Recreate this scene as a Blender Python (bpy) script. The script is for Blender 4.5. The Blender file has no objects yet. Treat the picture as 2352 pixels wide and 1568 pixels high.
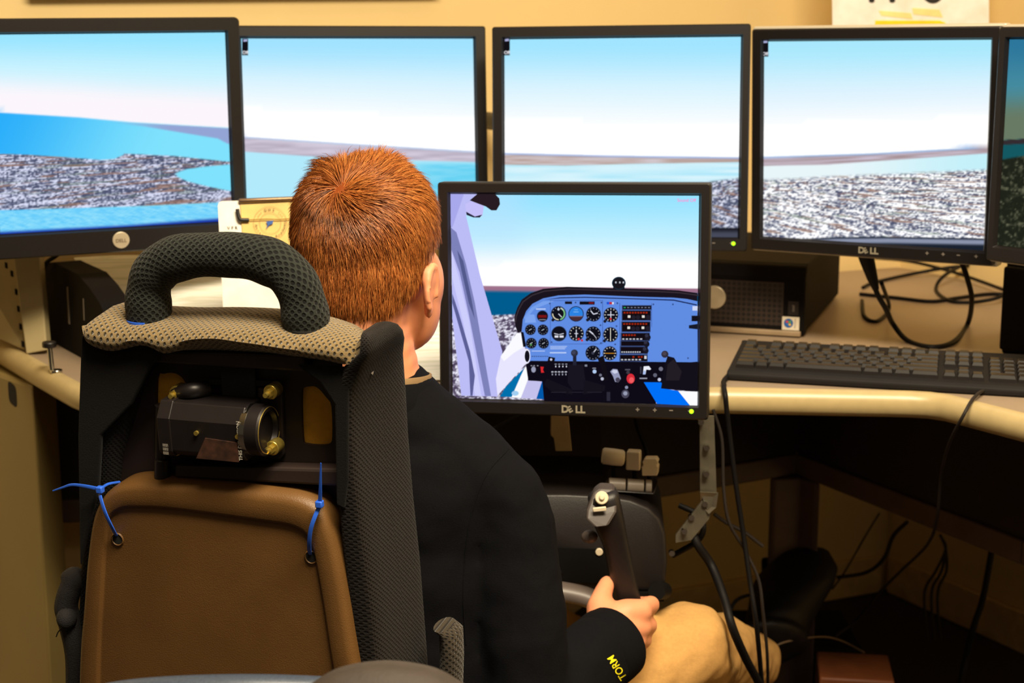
import bpy, bmesh, math, random
import numpy as np
from mathutils import Vector, Matrix
from mathutils.bvhtree import BVHTree
from mathutils.geometry import tessellate_polygon

random.seed(7); rng = np.random.default_rng(7)
SC = bpy.context.scene
COL = SC.collection
R = math.radians

# ------------------------------------------------------------------ camera
F, PITCH, CAMZ = 3600.0, R(11.0), 1.22
cam_d = bpy.data.cameras.new('camera'); cam = bpy.data.objects.new('camera', cam_d); COL.objects.link(cam)
cam.location = (0, 0, CAMZ); cam.rotation_euler = (math.pi/2 - PITCH, 0, 0)
cam_d.sensor_width = 36; cam_d.lens = F/2352*36; cam_d.clip_start = .05
cam_d.dof.use_dof = True; cam_d.dof.focus_distance = 1.68; cam_d.dof.aperture_fstop = 8.0
SC.camera = cam
SC.view_settings.view_transform = 'Standard'; SC.view_settings.look = 'None'
SC.view_settings.gamma = 1; SC.view_settings.exposure = 0.0; SC.view_settings.use_curve_mapping = False

# ------------------------------------------------------------------ world and ceiling lights
wd = bpy.data.worlds.new('room_ambient'); SC.world = wd; wd.use_nodes = True
wd.node_tree.nodes['Background'].inputs[0].default_value = (1.0, .80, .52, 1)
wd.node_tree.nodes['Background'].inputs[1].default_value = .06
def area(name, loc, size, power, col, rot=(0, 0, 0)):
    l = bpy.data.lights.new(name, 'AREA'); l.shape = 'RECTANGLE'; l.size, l.size_y = size; l.energy = power; l.color = col
    o = bpy.data.objects.new(name, l); COL.objects.link(o); o.location = loc; o.rotation_euler = rot; return o
WARM = (1.0, .845, .60)
area('ceiling_light_monitors', (.3, 1.75, 2.66), (1.2, .3), 5, WARM)
area('ceiling_light_room', (.4, .62, 2.66), (1.2, .6), 152, WARM)
area('ceiling_light_rear', (.9, -.9, 2.66), (1.2, .6), 8, WARM)

# ------------------------------------------------------------------ picture <-> place
FW = Vector((0, math.cos(PITCH), -math.sin(PITCH))); UP = Vector((0, math.sin(PITCH), math.cos(PITCH))); CAM = Vector((0, 0, CAMZ))
def ray(px, py): return Vector(((px-1176)/F, 0, 0)) + UP*((784-py)/F) + FW
def P(px, py, Y):
    r = ray(px, py); return CAM + r*(Y/r.y)
def PZ(px, py, z):
    r = ray(px, py); return CAM + r*((z-CAMZ)/r.z)
def PP(px, py, o, n):
    r = ray(px, py); return CAM + r*((o-CAM).dot(n)/r.dot(n))
def proj(X):
    d = np.asarray(X) - np.array(CAM); z = d@np.array(FW)
    return 1176+F*d[..., 0]/z, 784-F*(d@np.array(UP))/z

# ------------------------------------------------------------------ materials
def srgb(r, g, b):
    f = lambda c: (c/255/12.92 if c <= 10.3 else ((c/255+.055)/1.055)**2.4)
    return (f(r), f(g), f(b), 1)
_m = {}
def mat(name, rgb, rough=.5, metal=0, var=.12, scale=30, bump=0, bscale=300, spec=.5, sss=0, coat=0, fine=None):
    if name in _m: return _m[name]
    m = bpy.data.materials.new(name); m.use_nodes = True; _m[name] = m
    nt = m.node_tree; N = nt.nodes; L = nt.links; b = N['Principled BSDF']
    c = srgb(*rgb); tc = N.new('ShaderNodeTexCoord')
    nz = N.new('ShaderNodeTexNoise'); nz.inputs['Scale'].default_value = scale; nz.inputs['Detail'].default_value = 4
    L.new(tc.outputs['Object'], nz.inputs['Vector'])
    rp = N.new('ShaderNodeValToRGB'); L.new(nz.outputs['Fac'], rp.inputs[0])
    rp.color_ramp.elements[0].position = .3; rp.color_ramp.elements[1].position = .7
    rp.color_ramp.elements[0].color = tuple(v*(1-var) for v in c[:3])+(1,)
    rp.color_ramp.elements[1].color = tuple(min(1, v*(1+var)) for v in c[:3])+(1,)
    L.new(rp.outputs[0], b.inputs['Base Color'])
    b.inputs['Roughness'].default_value = rough; b.inputs['Metallic'].default_value = metal
    b.inputs['Specular IOR Level'].default_value = spec
    if sss: b.inputs['Subsurface Weight'].default_value = sss; b.inputs['Subsurface Radius'].default_value = (.012, .004, .002)
    if coat: b.inputs['Coat Weight'].default_value = coat
    if bump:
        n2 = N.new('ShaderNodeTexNoise'); n2.inputs['Scale'].default_value = bscale; n2.inputs['Detail'].default_value = 3
        L.new(tc.outputs['Object'], n2.inputs['Vector'])
        bp = N.new('ShaderNodeBump'); bp.inputs['Strength'].default_value = bump; bp.inputs['Distance'].default_value = .002
        L.new(n2.outputs['Fac'], bp.inputs['Height']); L.new(bp.outputs[0], b.inputs['Normal'])
    return m
def knit(name, rgb, hole, pitch, dot=.34, rough=.9, bump=.8, sheen=.15):
    """Knitted spacer mesh: staggered eyelets from the UV map (metres)."""
    m = bpy.data.materials.new(name); m.use_nodes = True; nt = m.node_tree; N = nt.nodes; L = nt.links; b = N['Principled BSDF']
    uv = N.new('ShaderNodeUVMap'); mp = N.new('ShaderNodeMapping'); mp.inputs['Rotation'].default_value = (0, 0, math.pi/4)
    mp.inputs['Scale'].default_value = (1/pitch, 1/pitch, 1); L.new(uv.outputs[0], mp.inputs[0])
    # slight stretch so that the eyelets sit in offset rows
    vo = N.new('ShaderNodeTexVoronoi'); vo.voronoi_dimensions = '2D'; vo.inputs['Scale'].default_value = 1; vo.inputs['Randomness'].default_value = .12
    L.new(mp.outputs[0], vo.inputs['Vector'])
    mr = N.new('ShaderNodeMapRange'); mr.interpolation_type = 'SMOOTHSTEP'; mr.inputs[1].default_value = dot-.12; mr.inputs[2].default_value = dot+.12
    L.new(vo.outputs['Distance'], mr.inputs[0])
    nz = N.new('ShaderNodeTexNoise'); nz.inputs['Scale'].default_value = 900; tc = N.new('ShaderNodeTexCoord'); L.new(tc.outputs['Object'], nz.inputs['Vector'])
    yarn = N.new('ShaderNodeMix'); yarn.data_type = 'RGBA'; c = srgb(*rgb)
    yarn.inputs[6].default_value = tuple(v*.7 for v in c[:3])+(1,); yarn.inputs[7].default_value = tuple(v*1.3 for v in c[:3])+(1,)
    L.new(nz.outputs['Fac'], yarn.inputs[0])
    mx = N.new('ShaderNodeMix'); mx.data_type = 'RGBA'; mx.inputs[6].default_value = srgb(*hole)
    L.new(mr.outputs[0], mx.inputs[0]); L.new(yarn.outputs[2], mx.inputs[7]); L.new(mx.outputs[2], b.inputs['Base Color'])
    add = N.new('ShaderNodeMath'); add.operation = 'MULTIPLY_ADD'; add.inputs[1].default_value = .25
    L.new(nz.outputs['Fac'], add.inputs[0]); L.new(mr.outputs[0], add.inputs[2])
    bp = N.new('ShaderNodeBump'); bp.inputs['Strength'].default_value = bump; bp.inputs['Distance'].default_value = .0018
    L.new(add.outputs[0], bp.inputs['Height']); L.new(bp.outputs[0], b.inputs['Normal'])
    b.inputs['Roughness'].default_value = rough; b.inputs['Sheen Weight'].default_value = sheen; b.inputs['Specular IOR Level'].default_value = .2
    return m
def attr_emit(name, strength=1.0):
    m = bpy.data.materials.new(name); m.use_nodes = True; nt = m.node_tree; N = nt.nodes; L = nt.links
    N.remove(N['Principled BSDF']); a = N.new('ShaderNodeAttribute'); a.attribute_name = 'Col'
    e = N.new('ShaderNodeEmission'); e.inputs[1].default_value = strength; L.new(a.outputs['Color'], e.inputs[0])
    L.new(e.outputs[0], N['Material Output'].inputs[0]); return m
def attr_diffuse(name, rough=.6, spec=.3):
    m = bpy.data.materials.new(name); m.use_nodes = True; nt = m.node_tree; N = nt.nodes; L = nt.links
    a = N.new('ShaderNodeAttribute'); a.attribute_name = 'Col'; b = N['Principled BSDF']
    L.new(a.outputs['Color'], b.inputs['Base Color']); b.inputs['Roughness'].default_value = rough; b.inputs['Specular IOR Level'].default_value = spec
    return m
def emit(name, rgb, s):
    m = bpy.data.materials.new(name); m.use_nodes = True; N = m.node_tree.nodes; b = N['Principled BSDF']
    b.inputs['Base Color'].default_value = srgb(*rgb); b.inputs['Emission Color'].default_value = srgb(*rgb); b.inputs['Emission Strength'].default_value = s; return m

# ------------------------------------------------------------------ mesh helpers
def spline(pts, n=8, closed=False):
    pts = [Vector(p) for p in pts]; out = []; k = len(pts)
    for i in range(k if closed else k-1):
        p0 = pts[(i-1) % k] if closed or i > 0 else pts[0]*2-pts[1]
        p1 = pts[i]; p2 = pts[(i+1) % k]; p3 = pts[(i+2) % k] if closed or i+2 < k else pts[-1]*2-pts[-2]
        for j in range(n):
            t = j/n
            out.append(.5*((2*p1)+(p2-p0)*t+(2*p0-5*p1+4*p2-p3)*t*t+(3*p1-p0-3*p2+p3)*t**3))
    if not closed: out.append(pts[-1].copy())
    return out
def resample(pts, n, closed=True):
    pts = [Vector(p) for p in pts]; q = pts+[pts[0]] if closed else pts
    d = [0]
    for a, b in zip(q, q[1:]): d.append(d[-1]+(b-a).length)
    out = []; j = 0
    for i in range(n):
        s = d[-1]*i/(n if closed else n-1)
        while j < len(q)-2 and d[j+1] < s: j += 1
        t = (s-d[j])/max(1e-9, d[j+1]-d[j]); out.append(q[j].lerp(q[j+1], min(1, t)))
    return out
class MB:
    def __init__(s): s.v = []; s.f = []; s.uv = []; s.c = []
    def add(s, verts, faces, uvs=None, col=None):
        o = len(s.v); s.v += [tuple(v) for v in verts]
        for i, f in enumerate(faces):
            s.f.append(tuple(o+k for k in f)); s.uv.append(uvs[i] if uvs else None); s.c.append(col)
        return s
    def box(s, c, size, M=None, taper=None):
        hx, hy, hz = (k/2 for k in size); c = Vector(c); vs = []
        for z in (-1, 1):
            tx = ty = 1
            if taper and z > 0: tx, ty = taper
            for x, y in ((-1, -1), (1, -1), (1, 1), (-1, 1)):
                p = Vector((x*hx*tx, y*hy*ty, z*hz)); vs.append(c+(M@p if M else p))
        u = [[(0, 0), (size[0], 0), (size[0], size[2]), (0, size[2])]]*6
        return s.add(vs, [(3, 2, 1, 0), (4, 5, 6, 7), (0, 1, 5, 4), (1, 2, 6, 5), (2, 3, 7, 6), (3, 0, 4, 7)], u)
    def rings(s, rings, close=True, caps=(True, True), loop=False):
        n = len(rings[0]); vs = [v for r in rings for v in r]; fs = []; us = []
        per = [0]
        rm = rings[len(rings)//2]
        for i in range(n): per.append(per[-1]+(Vector(rm[(i+1) % n])-Vector(rm[i])).length)
        ln = [0]
        for a, b in zip(rings, rings[1:]): ln.append(ln[-1]+sum((Vector(x)-Vector(y)).length for x, y in zip(a, b))/n)
        m = len(rings)
        for j in range(m if loop else m-1):
            j2 = (j+1) % m; l2 = ln[j2] if j2 else ln[-1]+.01
            for i in range(n if close else n-1):
                i2 = (i+1) % n
                fs.append((j*n+i, j*n+i2, j2*n+i2, j2*n+i)); us.append([(per[i], ln[j]), (per[i+1], ln[j]), (per[i+1], l2), (per[i], l2)])
        if caps[0] and close and not loop: fs.append(tuple(range(n-1, -1, -1))); us.append(None)
        if caps[1] and close and not loop: fs.append(tuple((m-1)*n+i for i in range(n))); us.append(None)
        return s.add(vs, fs, us)
    def tube(s, pts, r, n=8, flat=1.0, up=None, caps=(True, True)):
        pts = [Vector(p) for p in pts]; k = len(pts); rr = r if isinstance(r, (list, tuple)) else [r]*k
        t0 = (pts[1]-pts[0]).normalized(); a = Vector(up) if up else (Vector((0, 0, 1)) if abs(t0.z) < .9 else Vector((1, 0, 0)))
        nx = (a-t0*a.dot(t0)).normalized(); rs = []
        for i, p in enumerate(pts):
            t = (pts[min(i+1, k-1)]-pts[max(i-1, 0)]).normalized()
            nx = (nx-t*nx.dot(t)).normalized(); ny = t.cross(nx)
            rs.append([p+(nx*math.cos(2*math.pi*j/n)*flat+ny*math.sin(2*math.pi*j/n))*rr[i] for j in range(n)])
        return s.rings(rs, caps=caps)
    def cyl(s, a, b, r, n=20, r2=None): return s.tube([Vector(a), Vector(b)], [r, r if r2 is None else r2], n)
    def prism(s, poly, off):
        poly = [Vector(p) for p in poly]; off = Vector(off); n = len(poly)
        vs = poly+[p+off for p in poly]
        side = [((i+1) % n, i, n+i, n+(i+1) % n) for i in range(n)]
        if n > 8:
            tr = tessellate_polygon([poly]); fs = [tuple(t) for t in tr]+[tuple(n+k for k in reversed(t)) for t in tr]
        else: fs = [tuple(range(n)), tuple(range(2*n-1, n-1, -1))]
        return s.add(vs, fs+side)
    def sphere(s, c, r, M=None, n=12, m=8):
        c = Vector(c); rs = []
        r = (r, r, r) if not isinstance(r, (tuple, list)) else r
        for j in range(m+1):
            th = math.pi*(j/m)*.998+.001
            ring = []
            for i in range(n):
                p = Vector((r[0]*math.sin(th)*math.cos(2*math.pi*i/n), r[1]*math.sin(th)*math.sin(2*math.pi*i/n), -r[2]*math.cos(th)))
                ring.append(c+(M@p if M else p))
            rs.append(ring)
        return s.rings(rs)
    def build(s, name, m, parent=None, world=False, smooth=40, bevel=0, seg=2, fix=True):
        me = bpy.data.meshes.new(name); me.from_pydata([tuple(v) for v in s.v], [], s.f)
        if any(u for u in s.uv):
            ul = me.uv_layers.new(name='UVMap'); k = 0
            for f, u in zip(s.f, s.uv):
                for j in range(len(f)):
                    ul.data[k].uv = u[j] if u else (s.v[f[j]][0], s.v[f[j]][2]); k += 1
        if any(c is not None for c in s.c):
            ca = me.color_attributes.new('Col', 'FLOAT_COLOR', 'CORNER'); k = 0
            for f, c in zip(s.f, s.c):
                for j in range(len(f)): ca.data[k].color = c if c else (0, 0, 0, 1); k += 1
        if fix:
            bm = bmesh.new(); bm.from_mesh(me); bmesh.ops.recalc_face_normals(bm, faces=bm.faces); bm.to_mesh(me); bm.free()
        return mobj(name, me, m, parent, world, smooth, bevel, seg)
def mobj(name, me, m, parent=None, world=False, smooth=40, bevel=0, seg=2):
    me.name = name
    if m: me.materials.append(m)
    if smooth:
        me.polygons.foreach_set('use_smooth', [True]*len(me.polygons)); me.set_sharp_from_angle(angle=R(smooth))
    o = bpy.data.objects.new(name, me); COL.objects.link(o)
    if parent:
        o.parent = parent
        if world: o.matrix_parent_inverse = mw(parent).inverted()
    if bevel:
        b = o.modifiers.new('bevel', 'BEVEL'); b.width = bevel; b.segments = seg; b.limit_method = 'ANGLE'; b.angle_limit = R(35)
    return o
def mw(o):
    M = Matrix.LocRotScale(o.location, o.rotation_euler, o.scale)
    return (mw(o.parent) @ o.matrix_parent_inverse @ M) if o.parent else M
def tag(o, label, cat, group=None, kind=None):
    o['label'] = label; o['category'] = cat
    if group: o['group'] = group
    if kind: o['kind'] = kind
    return o
def thing(name, label, cat, loc=(0, 0, 0), rot=None, group=None):
    o = bpy.data.objects.new(name, None); COL.objects.link(o); o.location = loc; o.empty_display_size = .05
    if rot is not None: o.rotation_euler = rot
    return tag(o, label, cat, group)
def struct(o): o['kind'] = 'structure'; return o
_txt = {}
def text2d(body, bold=0.0):
    """(vertices, faces) of flat lettering, unit height, centred on x, baseline at 0."""
    if (body, bold) in _txt: return _txt[(body, bold)]
    cu = bpy.data.curves.new('lettering', 'FONT'); cu.body = body; cu.size = 1; cu.align_x = 'CENTER'; cu.offset = bold; cu.resolution_u = 3
    o = bpy.data.objects.new('lettering', cu); COL.objects.link(o)
    dg = bpy.context.evaluated_depsgraph_get(); me = bpy.data.meshes.new_from_object(o.evaluated_get(dg))
    r = ([tuple(v.co) for v in me.vertices], [tuple(p.vertices) for p in me.polygons])
    bpy.data.objects.remove(o); bpy.data.meshes.remove(me); bpy.data.curves.remove(cu)
    _txt[(body, bold)] = r; return r
def lettering(mb, body, org, ex, ey, size, bold=0.0, col=None, depth=0):
    vs, fs = text2d(body, bold); ex, ey = Vector(ex).normalized(), Vector(ey).normalized(); nn = ex.cross(ey)
    w = [Vector(org)+ex*v[0]*size+ey*v[1]*size for v in vs]
    if depth: w = [p+nn*depth for p in w]
    mb.add(w, fs, None, col)
def remesh(mb_or_bm, name, voxel, m, parent, smooth_it=6, disp=None):
    me = bpy.data.meshes.new(name); s = mb_or_bm; me.from_pydata(s.v, [], s.f)
    bm = bmesh.new(); bm.from_mesh(me); bmesh.ops.recalc_face_normals(bm, faces=bm.faces); bm.to_mesh(me); bm.free()
    o = bpy.data.objects.new(name, me); COL.objects.link(o)
    r = o.modifiers.new('r', 'REMESH'); r.mode = 'VOXEL'; r.voxel_size = voxel; r.use_smooth_shade = True
    k = o.modifiers.new('s', 'SMOOTH'); k.factor = .6; k.iterations = smooth_it
    if disp:
        for sc, st in disp:
            t = bpy.data.textures.new(name+'_folds', 'CLOUDS'); t.noise_scale = sc; t.noise_depth = 1
            d = o.modifiers.new('d', 'DISPLACE'); d.texture = t; d.strength = st; d.mid_level = .5; d.texture_coords = 'GLOBAL'
    dg = bpy.context.evaluated_depsgraph_get(); out = bpy.data.meshes.new_from_object(o.evaluated_get(dg))
    bpy.data.objects.remove(o); bpy.data.meshes.remove(me)
    out.materials.clear(); return mobj(name, out, m, parent, True, smooth=80)
def chain(mb, pts, rad, step=.35):
    """Overlapping balls along a bone chain; the voxel remesh fuses them into one skin."""
    for i in range(len(pts)-1):
        a, b = Vector(pts[i]), Vector(pts[i+1]); ra, rb = rad[i], rad[i+1]
        n = max(2, int((b-a).length/(min(ra, rb)*step))+1)
        for k in range(n+1):
            t = k/n; mb.sphere(a.lerp(b, t), ra+(rb-ra)*t, n=14, m=9)
def lerp(a, b, t): return a+(b-a)*t

# ================================================================== the room
M_wall = mat('cream_wall_paint', (236, 208, 148), .75, var=.03, scale=3, bump=.12, bscale=220)
M_floor = mat('dark_carpet', (44, 32, 26), .95, var=.25, scale=260, bump=.6, bscale=500)
CORNER = Vector((.84, 3.36, 0))
DL = Vector((-math.cos(R(25)), -math.sin(R(25)), 0)); DR = Vector((math.cos(R(62)), -math.sin(R(62)), 0))
def wall(name, a, d, length, h, out, t=.08):
    mb = MB(); b = a+d*length; o = out*t
    mb.prism([a, b, b+o, a+o], (0, 0, h)); return struct(mb.build(name, M_wall, smooth=0))
NL = Vector((-DL.y, DL.x, 0)); NL = NL if NL.y > 0 else -NL
NR = Vector((-DR.y, DR.x, 0)); NR = NR if NR.x > 0 else -NR
wall('wall_left', CORNER, DL, 4.2, 2.75, NL)
wall('wall_right', CORNER, DR, 4.6, 2.75, NR)
struct(MB().prism([(-3.2, -1.6, 0), (3.1, -1.6, 0), (3.1, 3.7, 0), (-3.2, 3.7, 0)], (0, 0, -.05)).build('floor', M_floor, smooth=0))
struct(MB().prism([(-3.2, -1.6, 2.75), (3.1, -1.6, 2.75), (3.1, 3.7, 2.75), (-3.2, 3.7, 2.75)], (0, 0, .05)).build('ceiling', mat('ceiling_white', (225, 215, 195), .9), smooth=0))
M_base = mat('baseboard_tan', (226, 194, 134), .6)
for nm, d, nrm, ln in (('baseboard_left', DL, NL, 4.2), ('baseboard_right', DR, NR, 4.6)):
    a = CORNER - nrm*.013
    struct(MB().prism([a+d*.02, a+d*ln, a+d*ln+nrm*.012, a+d*.02+nrm*.012], (0, 0, .085)).build(nm, M_base, smooth=0, bevel=.003))

# ================================================================== desk
DZ = .735
M_lam = mat('laminate_beige', (152, 133, 113), .42, var=.05, scale=500)
M_edge = mat('cream_edge_moulding', (180, 160, 115), .35, var=.05, scale=60)
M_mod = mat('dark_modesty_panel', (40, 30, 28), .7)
M_frame = mat('brown_grey_steel', (92, 74, 66), .5)
front = [PZ(-120, 716, DZ), PZ(0, 783, DZ), PZ(132, 857, DZ), PZ(186, 886, DZ), PZ(240, 900, DZ), PZ(420, 900, DZ), PZ(1000, 886, DZ),
         PZ(1673, 892, DZ), PZ(2050, 899, DZ), PZ(2124, 901, DZ), PZ(2175, 908, DZ), PZ(2260, 929, DZ), PZ(2352, 952, DZ), PZ(2620, 1018, DZ)]
fpath = resample(front, 90, closed=False)
desk = thing('corner_desk', 'beige laminate corner desk with rounded cream front edge carrying the monitors', 'desk', (.1, 2.4, 0))
def on_wall(p, d, nrm):   # nearest point on a wall line, a hair in front of it
    c = CORNER - nrm*.02; return c + d*((p-c).dot(d))
pL = on_wall(front[0], DL, NL); pR = on_wall(front[-1]+Vector((.1, 0, 0)), DR, NR); pC = CORNER+Vector((-.012, -.03, 0))
for p in (pL, pR, pC): p.z = DZ
poly = [p.copy() for p in fpath]+[pR, pC, pL]
MB().prism(poly, (0, 0, -.028)).build('desk_top', M_lam, desk, True, smooth=0)
rs = []
for i, p in enumerate(fpath):
    t = (fpath[min(i+1, 89)]-fpath[max(i-1, 0)]).normalized(); n = Vector((t.y, -t.x, 0))
    rs.append([p+n*a+Vector((0, 0, b)) for a, b in ((-.004, .0012), (.006, .001), (.012, -.003), (.0155, -.010), (.0165, -.018), (.0145, -.027), (.010, -.033), (.002, -.036), (-.004, -.036))])
MB().rings(rs).build('edge_moulding', M_edge, desk, True, smooth=50)
# modesty panels, their lower rails and the corner leg
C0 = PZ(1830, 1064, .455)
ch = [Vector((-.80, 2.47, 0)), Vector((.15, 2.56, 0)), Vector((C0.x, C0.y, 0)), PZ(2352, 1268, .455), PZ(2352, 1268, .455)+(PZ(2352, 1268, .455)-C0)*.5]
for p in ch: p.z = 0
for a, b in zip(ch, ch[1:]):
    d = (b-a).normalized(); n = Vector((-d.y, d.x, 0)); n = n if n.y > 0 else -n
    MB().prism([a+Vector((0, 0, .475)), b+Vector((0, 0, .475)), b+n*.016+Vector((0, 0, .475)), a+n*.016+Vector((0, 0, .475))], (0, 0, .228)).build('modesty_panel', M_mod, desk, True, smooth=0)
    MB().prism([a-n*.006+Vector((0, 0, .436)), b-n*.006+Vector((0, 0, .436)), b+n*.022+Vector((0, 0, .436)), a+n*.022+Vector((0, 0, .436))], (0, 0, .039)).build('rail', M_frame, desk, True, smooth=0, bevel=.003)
k = Vector((C0.x, C0.y, 0)); dl = (ch[1]-ch[2]).normalized(); dr = (ch[3]-ch[2]).normalized()
MB().prism([k+dl*.062, k+dl*.05-Vector((0, .012, 0)), k-Vector((0, .03, 0)), k+dr*.05-Vector((0, .012, 0)), k+dr*.072, k+Vector((0, .05, 0))], (0, 0, .436)).build('corner_leg', M_frame, desk, True, smooth=0, bevel=.004)
# end pedestal under the left of the desk
M_ped = mat('olive_beige_metal', (134, 115, 68), .45, var=.05, scale=8)
def ground(px, py, Y): p = P(px, py, Y); return Vector((p.x, p.y, 0))
e1, e2, e0 = ground(88, 1100, 2.335), ground(141, 1100, 2.43), ground(-160, 900, 2.62)
ped = [e0, e1, e2, e2+(e0-e1).normalized()*.3]
MB().prism(ped, (0, 0, .698)).build('end_pedestal', M_ped, desk, True, smooth=0, bevel=.006)
q = (e1-e0).normalized(); nq = Vector((q.y, -q.x, 0))
c = PP(29, 905, e1, nq); hole = []
for i in range(20):
    a = 2*math.pi*i/20; x = .0135*math.copysign(abs(math.cos(a))**.5, math.cos(a)); z = .0175*math.copysign(abs(math.sin(a))**.5, math.sin(a))
    hole.append(c+q*x+Vector((0, 0, z-.25*x))+nq*.0006)
MB().prism(hole, -nq*.004).build('cable_port', mat('black_void', (8, 7, 7), .9), desk, True, smooth=0)
# slotted upright, clamp post
M_upr = mat('pale_metal_upright', (176, 160, 118), .4, var=.04, scale=12)
up = thing('slotted_upright', 'pale beige slotted metal upright standing on the left end of the desk', 'shelf upright', PZ(80, 806, DZ))
MB().prism([P(26, 560, 2.405), P(88, 560, 2.405), P(108, 804, 2.385), P(60, 813, 2.385)], (0, .025, 0)).build('front_flange', M_upr, up, True, smooth=0, bevel=.002)
MB().prism([P(-90, 560, 2.47), P(36, 560, 2.44), P(58, 806, 2.41), P(-90, 738, 2.49)], (0, .012, 0)).build('side_plate', M_upr, up, True, smooth=0, bevel=.002)
mb = MB()
for px, py in ((13, 609), (26, 628), (36, 670), (41, 709), (46, 750), (51, 790)):
    mb.prism([P(px-2.5, py-7, 2.404), P(px+2.5, py-5, 2.404), P(px+3.5, py+8, 2.404), P(px-1.5, py+6, 2.404)], (0, .004, 0))
mb.build('slots', mat('black_void', (8, 7, 7), .9), up, True, smooth=0)
M_chr = mat('chrome', (190, 190, 185), .18, 1, var=.03)
cl = thing('clamp_post', 'small chrome clamp post at the left edge of the desk', 'clamp', PZ(120, 858, DZ))
b0 = PZ(120, 856, DZ); b0.z = DZ
MB().cyl(b0+Vector((0, 0, .003)), b0+Vector((-.002, 0, .040)), .0038, 12).build('shaft', M_chr, cl, True)
MB().cyl(b0+Vector((-.002, 0, .038)), b0+Vector((-.002, 0, .047)), .0105, 12).build('knob', mat('black_plastic', (18, 15, 15), .42), cl, True, bevel=.002)
MB().cyl(b0+Vector((.006, 0, .0005)), b0+Vector((.006, 0, .005)), .009, 16).build('foot', M_chr, cl, True, bevel=.001)

# ================================================================== monitors
M_blk = mat('black_plastic', (18, 15, 15), .42)
M_bez = mat('black_bezel_plastic', (21, 17, 17), .42, var=.05, scale=400)
M_sil = mat('silver_plastic', (206, 198, 180), .35, .3, var=.03)
M_let = mat('silver_lettering', (215, 205, 180), .3, .6, var=.02)
M_lab = mat('grey_print', (120, 112, 104), .6)
M_led = emit('green_led', (150, 240, 20), 1.6)
M_scr = attr_emit('screen_light')
def smooth(a, b, x): t = np.clip((x-a)/(b-a), 0, 1); return t*t*(3-2*t)
def hsh(i, j, s): v = np.sin(i*127.1+j*311.7+s*74.7)*43758.5453; return v-np.floor(v)
def vnoise(x, y, s=0):
    i, j = np.floor(x), np.floor(y); fx, fy = x-i, y-j; fx = fx*fx*(3-2*fx); fy = fy*fy*(3-2*fy)
    return (hsh(i, j, s)*(1-fx)+hsh(i+1, j, s)*fx)*(1-fy)+(hsh(i, j+1, s)*(1-fx)+hsh(i+1, j+1, s)*fx)*fy
def mixc(a, b, t): return a*(1-t[..., None])+b*t[..., None]
C = lambda *v: np.array(v, float)
def city(x, y, yh, white=1.0, tint=C(235, 238, 255), lo=.34):
    d = np.maximum(y-yh, 1)+18
    gx = (x-1200)/d*11; gy = np.log(d)*18
    n = .5*vnoise(gx*2.2, gy*1.5, 1)+.5*vnoise(gx*.9+5, gy*.7, 2)
    n2 = vnoise(x*.24, y*.42, 3)
    t = smooth(lo, lo+.36, .5*n+.5*n2)
    c = mixc(np.broadcast_to(C(78, 84, 112), x.shape+(3,)), np.broadcast_to(tint*white, x.shape+(3,)), t)
    br = smooth(.66, .86, vnoise(gx*1.1+9, gy*.9, 5)); c = mixc(c, np.broadcast_to(C(150, 112, 96), c.shape), br*.75)
    gr = smooth(.72, .9, vnoise(gx*.8+31, gy*.8, 6)); c = mixc(c, np.broadcast_to(C(116, 136, 118), c.shape), gr*.5)
    return c
def ip(x, pts): a = np.array(pts, float); return np.interp(x, a[:, 0], a[:, 1])
B3 = lambda x, c: np.broadcast_to(C(*c), x.shape+(3,))
def sky(x, y, top, yh, c0, c1, c2):
    t = np.clip((y-top)/(yh-top), 0, 1); c = mixc(B3(x, c0), B3(x, c1), smooth(0, .55, t)); return mixc(c, B3(x, c2), smooth(.45, .8, t))
def pic1(x, y):
    yh = ip(x, [(-60, 254), (0, 258), (180, 269), (300, 280), (523, 293)])
    c = sky(x, y, 70, yh, (150, 228, 255), (205, 243, 255), (252, 246, 252))
    sea = mixc(B3(x, (40, 172, 250)), B3(x, (128, 226, 253)), smooth(-50, 420, x+.5*(y-yh)))
    c = mixc(c, sea, smooth(-2, 3, y-yh))
    lo = ip(x, [(240, 281), (330, 290), (420, 305), (500, 318), (523, 330)])
    c = mixc(c, B3(x, (150, 158, 208)), smooth(-1, 2, y-yh-1)*smooth(2, -2, y-lo)*smooth(240, 400, x)*.9)
    top = ip(x, [(-60, 352), (60, 355), (150, 361), (230, 367), (262, 365), (285, 355), (250, 351), (400, 358), (523, 371)])
    ct = city(x, y, yh-10, .98, C(226, 230, 255))
    bay = smooth(2, -2, np.abs(y-402-(x-430)*.06)-ip(x, [(395, 0), (430, 14), (470, 22), (523, 30)]))*smooth(396, 412, x)
    bot = ip(x, [(-60, 484), (0, 483), (300, 474), (523, 464)])
    a = smooth(-2, 2, y-top)*smooth(2, -2, y-bot)*(1-bay); c = mixc(c, ct, a)
    nb = mixc(B3(x, (96, 200, 250)), B3(x, (150, 226, 252)), vnoise(x*.06+y*.12, y*.5-x*.1, 8))
    c = mixc(c, nb, smooth(0, 4, y-bot)); eb = ip(x, [(-60, 536), (0, 534), (300, 518), (523, 501)])
    return mixc(c, B3(x, (30, 60, 170)), smooth(-6, 4, y-eb))
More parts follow.
